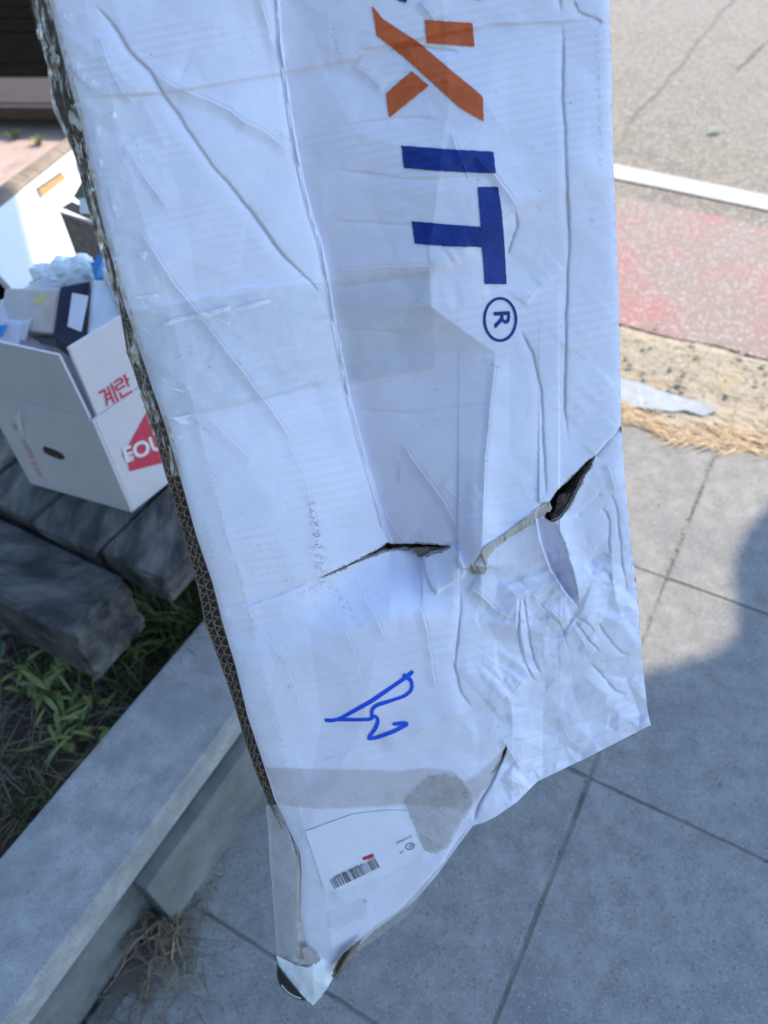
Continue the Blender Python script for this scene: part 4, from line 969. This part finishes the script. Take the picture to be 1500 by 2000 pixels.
for pts in (yy for yy in ([(1104, 1060), (1118, 1110), (1128, 1150), (1131, 1176)],)):
    d, _, _ = sdist(px, py, pts); worn = np.maximum(worn, .35 * np.exp(-(d / 3) ** 2) * (vnoise(px / 9, py / 3) > .5))
fp = grid_mesh('front_panel', FV, M['carton'], carton, keep=keep, uv=UV(FV), attr={'dirt_shade': dirt_shade, 'worn': worn})

# backing shell: sides, back, top and bottom close the box behind the front
TH = .085
def strip(name, A, B, m, smooth=True, parent=carton, uv=False):
    V = np.stack([A, B], 0); return grid_mesh(name, V, m, parent, smooth, uv=UV(V) if uv else None)
t1 = np.linspace(0, 1, 120)
Rp = polyline_at(xR, t1); RV = LP(Rp[:, 0], Rp[:, 1], height(Rp[:, 0], Rp[:, 1]))
Lp = polyline_at(xF, t1); LV0 = LP(Lp[:, 0], Lp[:, 1], height(Lp[:, 0], Lp[:, 1]))
Bp = polyline_at(bot, t1); BV = LP(Bp[:, 0], Bp[:, 1], height(Bp[:, 0], Bp[:, 1]))
strip('right_panel', RV, RV - NW * TH - WW * .004, M['kraft'])
strip('left_panel', LV0 - NW * .016 + WW * .003, LV0 - NW * TH + WW * .004, M['kraft'])
strip('bottom_panel', BV - NW * .001, BV - NW * TH - AW * .03, M['carton'], uv=True)
top0 = LP(np.linspace(-32, 1168, 12), np.full(12, -420.), np.zeros(12)); strip('top_panel', top0, top0 - NW * TH, M['carton'], uv=True)
q = [LV0[0] - NW * TH + WW * .004, RV[0] - NW * TH - WW * .004, RV[-1] - NW * TH - WW * .004, BV[60] - NW * TH - AW * .03, LV0[-1] - NW * TH + WW * .004]
mesh('back_panel', q, [(0, 1, 2, 3, 4)], M['kraft'], carton)

# ---- exposed corrugated edge on the left: three liners and two rows of flutes
xS = [(-66, -420), (62, 0), (80, 80), (96, 132), (106, 212), (132, 268), (148, 312), (160, 360), (176, 420), (196, 480), (212, 540), (232, 600), (240, 640), (248, 690), (264, 735), (285, 804), (303, 855), (324, 930), (354, 1035), (384, 1140), (400, 1220), (424, 1280), (452, 1360), (476, 1440), (496, 1500), (522, 1565), (553, 1625), (578, 1680)]
ys = np.linspace(-420, 1680, 900)
xf = lut(xF, ys); xs = np.minimum(lut(xS, ys) + 2 * fbm(ys / 40, ys * 0), xf - 4)
def edge_pt(t, y, d):
    i = np.interp(y, ys, np.arange(len(ys))).astype(int)
    x = np.interp(y, ys, xs) * (1 - t) + np.interp(y, ys, xf) * t
    # the edge face turns away: deeper towards the outside
    return LP(x, y, d - .010 * (1 - t) - .0015)
base = np.stack([edge_pt(np.full_like(ys, t), ys, -.006) for t in np.linspace(0, 1, 4)], 0)
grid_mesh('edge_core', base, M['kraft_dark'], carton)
# rim facing of outer liner
vs_l = []
def ribbon(V0, V1, name, m): return np.stack([V0, V1], 0)
parts = []
for t0, t1_, dd in ((0, .10, .0), (.47, .53, -.0008), (.93, 1.0, .0002)):
    y = ys; k = 3 * fbm(y / 14, y * 0 + t0 * 9, 2) * .02
    parts.append(np.stack([edge_pt(np.clip(t0 + k, 0, 1), y, np.full_like(y, dd)), edge_pt(np.clip(t1_ + k, 0, 1), y, np.full_like(y, dd))], 0))
yf = np.linspace(250, 1660, 4200)
crush = .12 + .88 * np.clip(vnoise(yf / 60, yf * 0 + 4) * 1.6, 0, 1)
for t0, ofs in ((.10, 0), (.53, 1.9)):
    ph = yf / 17.5 * 2 * np.pi + 7 * fbm(yf / 70, yf * 0 + ofs, 4) + ofs
    tri = np.arcsin(np.sin(ph) * .96) / 1.29
    tm = t0 + .195 + .195 * tri * crush + .03 * fbm(yf / 12, yf * 0 + 7 + ofs)
    yy = yf + 3.0 * np.cos(ph + .6)
    xx = np.interp(yf, ys, xs) * (1 - tm) + np.interp(yf, ys, xf) * tm
    dx, dy = np.gradient(xx), np.gradient(yy); nl = np.hypot(dx, dy) + 1e-9
    hw = .8 + .5 * vnoise(yf / 9, yf * 0 + ofs)
    dp = -.0120 * (1 - tm) * .83 - .0026
    parts.append(np.stack([LP(xx - dy / nl * hw, yy + dx / nl * hw, dp), LP(xx + dy / nl * hw, yy - dx / nl * hw, dp)], 0))
allv, allf = [], []; base_i = 0
for V in parts:
    n = V.shape[1]; allv.append(V.reshape(-1, 3)); i = np.arange(n - 1)
    allf.append(np.stack([i, i + 1, i + 1 + n, i + n], -1) + base_i); base_i += 2 * n
ce = mesh('corrugated_edge', np.concatenate(allv), np.concatenate(allf), M['flute'], carton); kind(ce, 'stuff')

# ---- bulging taped side below, brown seam
nS = 60; nC = 14
so = [(519, 1572), (524, 1620), (527, 1680), (531, 1730), (535, 1780), (538, 1825), (541, 1866)]; si = [(540, 1572), (566, 1625), (583, 1685), (584, 1730), (582, 1790), (581, 1840), (582, 1880)]
lo_ = polyline_at(so, np.linspace(0, 1, nS)); li_ = polyline_at(si, np.linspace(0, 1, nS))
V = np.zeros((nS, nC, 3))
for k in range(nC):
    t = k / (nC - 1); x = lo_[:, 0] * (1 - t) + li_[:, 0] * t; y = lo_[:, 1] * (1 - t) + li_[:, 1] * t
    dep = -.045 * (1 - t) ** 1.6 - .004 + .002 * fbm(x / 9, y / 22, 3) * 3
    V[:, k] = LP(x, y, dep)
side = grid_mesh('side_panel', V, M['carton'], carton, uv=UV(V))
V2 = np.stack([LP(lo_[:, 0] * (1 - t) + li_[:, 0] * t, lo_[:, 1] * (1 - t) + li_[:, 1] * t, -.045 * (1 - t) ** 1.6 + .0005 + .004 * (ridged((lo_[:, 0] + 60 * t) / 12, lo_[:, 1] / 26 + t * 2, 3) - .5)) for t in np.linspace(0, 1, nC)], 1)
M['tape_side'] = tape_mat('creamy_side_tape', (.66, .64, .56), .42, rough=.18, bump=.9, bscale=70)
grid_mesh('side_tape', V2, M['tape_side'], carton)
sm_l = [(566, 1618), (580, 1670), (580, 1720), (577, 1760), (579, 1810), (578, 1862), (586, 1890)]; sm_r = [(572, 1612), (589, 1668), (592, 1705), (590, 1760), (594, 1810), (598, 1855), (600, 1892)]
p0_, p1_ = polyline_at(sm_l, np.linspace(0, 1, 60)), polyline_at(sm_r, np.linspace(0, 1, 60))
p0_ += RNG.normal(0, .8, p0_.shape)
strip('torn_seam', LP(p0_[:, 0], p0_[:, 1], np.full(60, -.003) + .001 * fbm(p0_[:, 1] / 8, p0_[:, 0])), LP(p1_[:, 0], p1_[:, 1], np.full(60, -.0038)), M['torn'])

# ---- drape a flat outline over the board
def drape_poly(name, poly, off, m, parent=carton, step=5.0, rough_edge=0.0, hfun=None, extra=None):
    p = np.asarray(poly, float)
    if rough_edge:
        cl = np.vstack([p, p[:1]]); L = np.hypot(*np.diff(cl, axis=0).T).sum(); k = max(12, int(L / 3)); p = polyline_at(cl, np.linspace(0, 1, k, endpoint=False)) + RNG.normal(0, rough_edge, (k, 2))
    bm = bmesh.new(); vs = [bm.verts.new((x, y, 0)) for x, y in p]; f = bm.faces.new(vs); f.normal_update()
    bmesh.ops.triangulate(bm, faces=[f], ngon_method='EAR_CLIP')
    for ax in (0, 1):
        a, b = p[:, ax].min(), p[:, ax].max(); k = math.ceil(a / step) * step
        while k < b:
            co = (k, 0, 0) if ax == 0 else (0, k, 0); no = (1, 0, 0) if ax == 0 else (0, 1, 0)
            bmesh.ops.bisect_plane(bm, geom=bm.verts[:] + bm.edges[:] + bm.faces[:], plane_co=co, plane_no=no, dist=1e-4); k += step
    bm.verts.ensure_lookup_table()
    x = np.array([v.co.x for v in bm.verts]); y = np.array([v.co.y for v in bm.verts]); bm.verts.index_update()
    F = [tuple(v.index for v in f.verts) for f in bm.faces]; bm.free()
    d = (hfun or height)(x, y) + off
    if extra is not None: d = d + extra(x, y)
    W = LP(x, y, d)
    o = mesh(name, W, F, m, parent, smooth=True)
    return o
def drape_ruled(name, left, right, off, m, nx=14, ny=200, extra=None):
    l = polyline_at(left, np.linspace(0, 1, ny)); r = polyline_at(right, np.linspace(0, 1, ny)); t = np.linspace(0, 1, nx)[None, :, None]
    q = l[:, None] * (1 - t) + r[:, None] * t; d = height(q[..., 0], q[..., 1]) + off
    if extra is not None: d = d + extra(q[..., 0], q[..., 1])
    V = LP(q[..., 0], q[..., 1], d); return grid_mesh(name, V, m, carton, uv=UV(V))
# printed characters, from top: corner of a cut-off character, broken cross, bar, sideways T, registered mark
for poly, m in [([(752, -60), (790, -60), (796, 0), (792, 6), (780, 2), (768, -8)], 'blue'), ([(905, -50), (940, -50), (938, 1), (922, -4)], 'blue'),
    ([(726, 11), (735, 20), (747, 36), (817, 82), (880, 136), (938, 183), (943, 190), (945, 238), (895, 208), (843, 160), (790, 112), (736, 69)], 'orange'),
    ([(829, 39), (923, 45), (927, 91), (834, 84)], 'orange'), ([(804, 139), (838, 167), (760, 230), (754, 182)], 'orange'),
    ([(784, 284), (870, 291), (964, 296), (969, 339), (870, 335), (789, 328)], 'blue'),
    ([(933, 365), (973, 365), (979, 403), (984, 455), (987, 503), (990, 555), (947, 555), (944, 510), (941, 483), (870, 481), (810, 476), (804, 432), (870, 438), (939, 443), (936, 403)], 'blue')]:
    drape_poly('printed_letter', poly, .0007, M[m], rough_edge=.35, step=2.6)
an = np.linspace(0, 2 * np.pi, 60)
ringo = np.stack([977 + 33.5 * np.cos(an), 624 + 44 * np.sin(an)], -1); ringi = np.stack([977 + 28 * np.cos(an), 624 + 38.5 * np.sin(an)], -1)
def draped_band(name, A, B, off, m, n=4):
    t = np.linspace(0, 1, n)[None, :, None]; q = A[:, None] * (1 - t) + B[:, None] * t
    V = LP(q[..., 0], q[..., 1], height(q[..., 0], q[..., 1]) + off); return grid_mesh(name, V, m, carton)
draped_band('printed_ring', ringo, ringi, .0005, M['blue'])
def drape_text(name, txt, org, ux, uy, off, m, bold=0.0):
    """org: picture point of the text origin; ux: picture vector per em along the text; uy: per em upwards"""
    V, F = text_polys(txt); o = None
    x = org[0] + V[:, 0] * ux[0] + V[:, 1] * uy[0]; y = org[1] + V[:, 0] * ux[1] + V[:, 1] * uy[1]
    return mesh(name, LP(x, y, height(x, y) + off), F, m, carton)
for k in range(3): drape_text('printed_letter', 'R', (964 + k * .9, 605 + k * .8), (3, 58), (44, -3), .0005 + k * .0001, M['blue'])
# marker scribble
def stroke(pts, wd, off=.0006, m='marker', name='marker_stroke'):
    n = max(20, int(sum(math.dist(a, b) for a, b in zip(pts, pts[1:])) / 3)); p = polyline_at(pts, np.linspace(0, 1, n))
    for _ in range(3): p[1:-1] = (p[:-2] + 2 * p[1:-1] + p[2:]) / 4
    d = np.gradient(p, axis=0); nn = np.stack([-d[:, 1], d[:, 0]], -1); nn /= np.linalg.norm(nn, axis=1)[:, None] + 1e-9
    ww = wd * (.85 + .3 * vnoise(np.arange(n) * .1, np.zeros(n) + pts[0][0]))[:, None] / 2
    tip = np.minimum(1, np.minimum(np.arange(n) + .8, np.arange(n)[::-1] + .8) / 2)[:, None] ** .5
    draped_band(name, p + nn * ww * tip, p - nn * ww * tip, off, M[m])
Zp = lambda x, y: (550 + .5 * x, 850 + .5 * y)
stroke([Zp(168, 1113), Zp(200, 1116), Zp(228, 1108), Zp(350, 1040), Zp(430, 985), Zp(488, 945), Zp(514, 922)], 7.4)
stroke([Zp(474, 936), Zp(490, 945), Zp(504, 957)], 8.5, .0008)
stroke([Zp(502, 950), Zp(511, 975), Zp(506, 1000), Zp(480, 1020), Zp(420, 1040), Zp(370, 1055), Zp(352, 1072), Zp(352, 1092), Zp(358, 1106), Zp(340, 1111), Zp(280, 1112), Zp(225, 1111), Zp(172, 1116)], 6.6, .0007)
stroke([Zp(352, 1098), Zp(372, 1098), Zp(378, 1118), Zp(365, 1150), Zp(345, 1175), Zp(336, 1188), Zp(375, 1181), Zp(440, 1157), Zp(496, 1127), Zp(480, 1124), Zp(434, 1130)], 6.6, .0009)

# tapes
wr = lambda x, y: .0045 * np.maximum(0, ridged(x / 26, y / 48, 3) - .52) * np.clip((900 - y) / 500, 0, 1)
tapeR = [(40, -420), (165, 0), (190, 90), (215, 180), (240, 280), (265, 380), (292, 470), (322, 560), (350, 680), (381, 804), (405, 900), (432, 1005), (444, 1052), (468, 1120), (492, 1220), (516, 1328), (536, 1412), (556, 1492), (579, 1563), (597, 1619), (630, 1717), (644, 1787), (650, 1870)]
tapeL = [(x + 3, y) for x, y in xF]
drape_ruled('edge_tape', tapeL, tapeR, .0008, M['tape'], 26, 520, wr)
wr2 = lambda x, y: .0035 * np.maximum(0, ridged(x / 40, y / 30, 3) - .55)
drape_ruled('cross_tape', [(255, 606), (300, 760), (333, 812)], [(842, 520), (846, 640), (850, 720)], .0013, M['tape'], 130, 46, wr2)
lipL = [(x - 5, y) for x, y in C2 if y > -60 and y < 1060]; lipR = [(x + 1.5, y) for x, y in C2 if y > -60 and y < 1060]
drape_ruled('fold_lip', lipL, lipR, .0004, M['carton'], 5, 500, lambda x, y: .0042 * np.clip((x - lut(C2, y) + 5) / 6.5, 0, 1))
drape_poly('yellowed_tape', [(520, 1500), (620, 1503), (700, 1504), (786, 1506), (834, 1500), (884, 1505), (906, 1526), (912, 1552), (900, 1580), (790, 1572), (690, 1579), (620, 1581), (546, 1572)], .0016, M['tape_old'], rough_edge=.5)
drape_poly('yellowed_tape', [(908, 1530), (945, 1505), (984, 1466), (978, 1500), (955, 1535), (930, 1570), (905, 1590)], .0018, M['tape_old'], rough_edge=.5)
drape_poly('yellowed_tape', [(690, 1846), (730, 1812), (800, 1764), (845, 1716), (800, 1786), (740, 1830), (700, 1858)], .0012, M['tape_old'])
drape_poly('yellowed_tape', [(640, 1780), (716, 1752), (716, 1790), (660, 1815), (640, 1812)], .0012, M['tape'])
crk = lambda x, y: .0009 * (ridged(x / 22, y / 22, 3) - .45)
drape_poly('torn_liner_patch', [(790, 1566), (802, 1598), (818, 1634), (830, 1662), (850, 1668), (874, 1656), (898, 1612), (924, 1572), (914, 1540), (898, 1520), (870, 1512), (836, 1516), (812, 1540)], .0019, M['patch'], rough_edge=1.3, step=3.0, extra=crk)
wb_ = pmat('air_glint_white', (.80, .82, .86), (.88, .90, .92), 60, .25, spec=.8)
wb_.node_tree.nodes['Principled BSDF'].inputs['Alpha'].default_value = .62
M['bubble_glint'] = wb_  # white patches over trapped air, with the tape's glints painted in
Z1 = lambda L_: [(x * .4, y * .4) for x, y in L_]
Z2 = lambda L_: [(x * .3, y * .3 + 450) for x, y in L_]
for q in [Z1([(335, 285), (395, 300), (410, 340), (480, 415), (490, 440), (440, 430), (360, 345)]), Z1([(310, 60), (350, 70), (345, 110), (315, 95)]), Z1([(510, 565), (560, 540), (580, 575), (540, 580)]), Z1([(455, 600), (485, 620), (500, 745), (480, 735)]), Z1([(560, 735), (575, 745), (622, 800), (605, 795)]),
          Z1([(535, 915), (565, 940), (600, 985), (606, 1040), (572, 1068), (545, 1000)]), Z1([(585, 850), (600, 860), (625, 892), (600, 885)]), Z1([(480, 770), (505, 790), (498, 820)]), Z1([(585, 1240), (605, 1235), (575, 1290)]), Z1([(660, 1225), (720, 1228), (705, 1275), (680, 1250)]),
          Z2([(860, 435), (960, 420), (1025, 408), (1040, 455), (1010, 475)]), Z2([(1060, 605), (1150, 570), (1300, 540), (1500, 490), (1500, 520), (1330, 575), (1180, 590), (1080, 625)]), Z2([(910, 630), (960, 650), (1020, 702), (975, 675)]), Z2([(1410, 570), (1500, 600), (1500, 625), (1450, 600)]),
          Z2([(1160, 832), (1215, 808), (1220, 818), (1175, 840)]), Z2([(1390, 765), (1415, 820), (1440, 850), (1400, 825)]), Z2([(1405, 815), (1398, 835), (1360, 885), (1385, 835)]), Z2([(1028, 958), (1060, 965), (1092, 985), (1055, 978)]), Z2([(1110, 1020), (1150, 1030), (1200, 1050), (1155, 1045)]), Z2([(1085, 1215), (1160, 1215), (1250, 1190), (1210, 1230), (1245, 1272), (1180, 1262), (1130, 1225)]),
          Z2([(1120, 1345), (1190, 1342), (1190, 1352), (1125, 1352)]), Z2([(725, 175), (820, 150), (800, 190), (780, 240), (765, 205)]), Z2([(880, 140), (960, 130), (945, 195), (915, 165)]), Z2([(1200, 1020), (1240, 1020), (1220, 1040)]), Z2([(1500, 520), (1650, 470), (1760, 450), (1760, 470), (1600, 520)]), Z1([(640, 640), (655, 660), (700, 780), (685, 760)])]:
    drape_poly('tape_bubble_glint', q, .0030, M['bubble_glint'], rough_edge=.5, step=6, extra=(wr if q[0][1] < 500 else wr2))
# edge film wrapping the corrugated edge at the top
yl = np.linspace(-420, 930, 420)
fl = []
for t in np.linspace(0, 1, 9):
    xx = (np.interp(yl, ys, xs) - 3) * (1 - t) + (np.interp(yl, ys, xf) + 10) * t + 4 * fbm(yl / 30, yl * 0 + t * 3, 3)
    fl.append(LP(xx, yl, .002 - .010 * (1 - t) + .012 * (ridged(yl / 28, yl * 0 + t * 2.5, 3) - .5) * (1 - .5 * t)))
grid_mesh('edge_film', np.stack(fl, 1), M['tape_film'], carton)

# brown torn strip along the tear and scraps inside the hole
ts_l = [(917, 1108), (932, 1092), (945, 1070), (952, 1064), (990, 1040), (1030, 1009), (1064, 983), (1073, 981)]
ts_r = [(922, 1122), (948, 1120), (951, 1092), (966, 1072), (1008, 1042), (1046, 1018), (1066, 1003), (1078, 994)]
l, r = polyline_at(ts_l, np.linspace(0, 1, 90)), polyline_at(ts_r, np.linspace(0, 1, 90)); r = r + RNG.normal(0, 1.3, r.shape); l = l + RNG.normal(0, .4, l.shape)
tq = np.linspace(0, 1, 7)[None, :, None]; q = l[:, None] * (1 - tq) + r[:, None] * tq
V = LP(q[..., 0], q[..., 1], height(l[:, 0], l[:, 1])[:, None] * (1 - tq[..., 0]) + height(r[:, 0], r[:, 1])[:, None] * tq[..., 0] + .0012 + .0012 * fbm(q[..., 0] / 7, q[..., 1] / 7, 3))
grid_mesh('torn_strip', V, M['torn'], carton)
hd = height(np.array([1110.]), np.array([1000.]))[0]
def scrap(poly, d0, d1, m='torn'):
    p = np.array(poly, float); k = polyline_at(np.vstack([p, p[:1]]), np.linspace(0, 1, 40, endpoint=False)) + RNG.normal(0, .9, (40, 2))
    c_ = k.mean(0); dd = d0 + (d1 - d0) * (k[:, 0] - k[:, 0].min()) / np.ptp(k[:, 0]) + .0006 * RNG.normal(0, 1, 40)
    vs = np.vstack([LP(k[:, 0], k[:, 1], dd), LP(c_[None, 0], c_[None, 1], np.array([(d0 + d1) / 2 + .004]))])
    mesh('torn_scrap', vs, [(i, (i + 1) % 40, 40) for i in range(40)], M[m], carton)
def under_ribbon(pts, wpx, d0, d1, m, jag=1.2):
    n = max(16, int(sum(math.dist(a, b) for a, b in zip(pts, pts[1:])) / 3)); p = polyline_at(pts, np.linspace(0, 1, n)); d = np.gradient(p, axis=0); nn = np.stack([-d[:, 1], d[:, 0]], -1); nn /= np.linalg.norm(nn, axis=1)[:, None]
    ww = wpx * (.55 + .9 * vnoise(np.arange(n) * .21 + pts[0][0], np.zeros(n)))[:, None]; e = p - nn * ww + RNG.normal(0, jag, p.shape) * .5; q0 = p + nn * 4
    hb = height(p[:, 0], p[:, 1])
    V = np.stack([LP(q0[:, 0], q0[:, 1], hb + d0), LP(p[:, 0], p[:, 1], hb + d0), LP((p + e)[:, 0] / 2, (p + e)[:, 1] / 2, hb + (d0 + d1) / 2 + .0006 * RNG.normal(0, 1, n)), LP(e[:, 0], e[:, 1], hb + d1 + .0008 * RNG.normal(0, 1, n))], 0)
    grid_mesh('torn_layer', V, M[m], carton)
rim = [(1163, 892), (1156, 908), (1143, 928), (1130, 954), (1115, 984), (1096, 1012), (1078, 1020)]
under_ribbon(rim, -16, -.006, -.016, 'kraft'); under_ribbon(rim, -9, -.0035, -.008, 'flute'); under_ribbon(rim, -4, -.0015, -.003, 'torn')
low = [(640, 1124), (700, 1097), (742, 1081), (757, 1077), (776, 1073), (806, 1075), (818, 1082), (832, 1087), (848, 1080), (866, 1077), (880, 1070)]
under_ribbon(low, 9, -.002, -.008, 'kraft'); under_ribbon(low, 4, -.001, -.002, 'torn')
scrap([(1092, 966), (1116, 962), (1128, 950), (1112, 986), (1098, 1012), (1082, 1018), (1086, 990)], hd - .012, hd - .004, 'kraft')
scrap([(1128, 930), (1150, 902), (1162, 894), (1150, 918), (1134, 950), (1124, 952)], hd - .008, hd - .001, 'kraft')
scrap([(800, 1070), (846, 1067), (880, 1069), (850, 1084), (822, 1090)], height(np.array([830.]), np.array([1090.]))[0] - .012, height(np.array([830.]), np.array([1090.]))[0] - .005, 'kraft')
scrap([(982, 1468), (990, 1460), (988, 1478), (976, 1498), (966, 1510)], -.012, -.010, 'kraft')
scrap([(706, 1834), (694, 1862), (674, 1888), (656, 1916), (647, 1908), (655, 1885), (668, 1864), (684, 1850)], .004, .002, 'kraft')
scrap([(684, 1852), (678, 1872), (660, 1900), (652, 1908), (656, 1890), (668, 1866)], .0055, .0045, 'kraft_dark')
# waybill
drape_poly('waybill', [(596, 1624), (690, 1590), (760, 1582), (795, 1584), (806, 1606), (818, 1640), (830, 1664), (760, 1708), (655, 1742), (634, 1740), (618, 1690)], .0011, M['label'], step=6)
r2 = np.random.default_rng(5)
A0, A1, A2 = np.array([644, 1718.]), np.array([732, 1676.]), np.array([10, 18.])
pos = 0.0
while pos < 1:
    wb = r2.choice([.010, .016, .024], p=[.55, .3, .15]); 
    e0, e1_ = A0 + (A1 - A0) * pos, A0 + (A1 - A0) * min(1, pos + wb)
    q = np.array([[e0, e1_], [e0 + A2, e1_ + A2]]); V = LP(q[..., 0], q[..., 1], height(q[..., 0], q[..., 1]) + .0016); grid_mesh('barcode_bar', V, M['ink'], carton)
    pos += wb + r2.choice([.010, .016, .026], p=[.5, .3, .2])
drape_text('printed_text', 'SF 183 053 758 3535', (708, 1685), (-6.6, 3.1), (3.4, 6.4), .0016, M['ink'])
drape_text('printed_text', 'MR:', (729, 1670), (-9, 4), (3.6, 8), .0016, M['redink'])
drape_poly('red_mark', [(707, 1675), (728, 1667), (731, 1672), (710, 1681)], .0014, M['redink'])
an = np.linspace(0, 2 * np.pi, 30); ca, sa = math.cos(-.35), math.sin(-.35)
el_ = lambda a, b: np.stack([801 + a * np.cos(an) * ca - b * np.sin(an) * sa, 1653 + a * np.cos(an) * sa + b * np.sin(an) * ca], -1)
draped_band('logo_ring', el_(9.5, 6.5), el_(8, 5.2), .0016, M['ink'], 3)
drape_text('printed_text', 'SF', (806, 1648), (-9, 3.2), (2.5, 7.5), .0016, M['ink'])
drape_text('printed_text', 'SF EXPRESS', (803, 1631), (-6.2, 3.0), (2.2, 5), .0016, M['ink'])
drape_text('printed_text', 'KR', (787, 1661), (-6, 2.6), (2.4, 6), .0016, M['ink'])

# ---- white foam wrap bursting from the bottom corner
out = [(540, 1866), (556, 1874), (580, 1886), (604, 1890), (632, 1862), (660, 1872), (672, 1866), (655, 1895), (646, 1918), (634, 1938), (612, 1964), (603, 1955), (590, 1950), (574, 1930), (556, 1905), (545, 1890)]
wrap_h = lambda x, y: -.010 + .012 * np.exp(-(((x - 610) / 42) ** 2 + ((y - 1905) / 45) ** 2)) + .004 * (ridged(x / 26, y / 34, 3) - .5)
drape_poly('foam_wrap', out, 0, M['foam'], step=4, hfun=wrap_h, rough_edge=.4)
drape_poly('foam_wrap', [(540, 1866), (548, 1864), (600, 1886), (640, 1866), (672, 1864), (650, 1905), (612, 1950), (575, 1915), (548, 1885)], -.012, M['foam'], step=5, hfun=wrap_h)
for tq_ in [[(590, 1852), (604, 1848), (612, 1862), (628, 1872), (618, 1884), (606, 1880), (596, 1884)]]:
    drape_poly('torn_seam', tq_, .004, M['torn'], hfun=lambda x, y: -.001 + 0 * x, rough_edge=.8)

# ---- black plastic corner of the goods inside
bpx = [(541, 1884), (548, 1890), (562, 1908), (580, 1930), (596, 1950), (602, 1955), (590, 1955), (572, 1949), (556, 1938), (545, 1924), (540, 1906)]
cB = LP(np.array(565.), np.array(1925.), np.array(-.02))
bt = thing('black_plastic_corner', 'glossy black rounded plastic corner poking out of the carton bottom', 'plastic corner', cB)
p = polyline_at(bpx + [bpx[0]], np.linspace(0, 1, 48, endpoint=False)); cc = np.array([566, 1925.]); rings = []
for s_, dz in ((1.0, -.016), (.99, -.010), (.96, -.0065), (.88, -.0045), (.6, -.003), (.25, -.0025)):
    k = cc + (p - cc) * s_; rings.append(LP(k[:, 0], k[:, 1], np.full(48, dz)))
back = cc + (p - cc) * 1.0 + np.array([18, -14]); rings.insert(0, LP(back[:, 0], back[:, 1], np.full(48, -.05)))
V = np.stack([np.vstack([r, r[:1]]) for r in rings], 0); grid_mesh('shell', V, M['black'], bt)
mesh('shell_face', rings[-1], [list(range(48))], M['black'], bt)
ln = polyline_at([(550, 1924), (560, 1936), (575, 1946), (588, 1950)], np.linspace(0, 1, 16)); 
V = np.stack([LP(ln[:, 0] + 1, ln[:, 1] - 1.2, np.full(16, -.0030)), LP(ln[:, 0] - 1, ln[:, 1] + 1.2, np.full(16, -.0036))], 0); grid_mesh('trim_line', V, M['metal'], bt)

for o in SC.objects:
    if 'wo' in o.keys(): del o['wo']
print('objects', len(SC.objects))
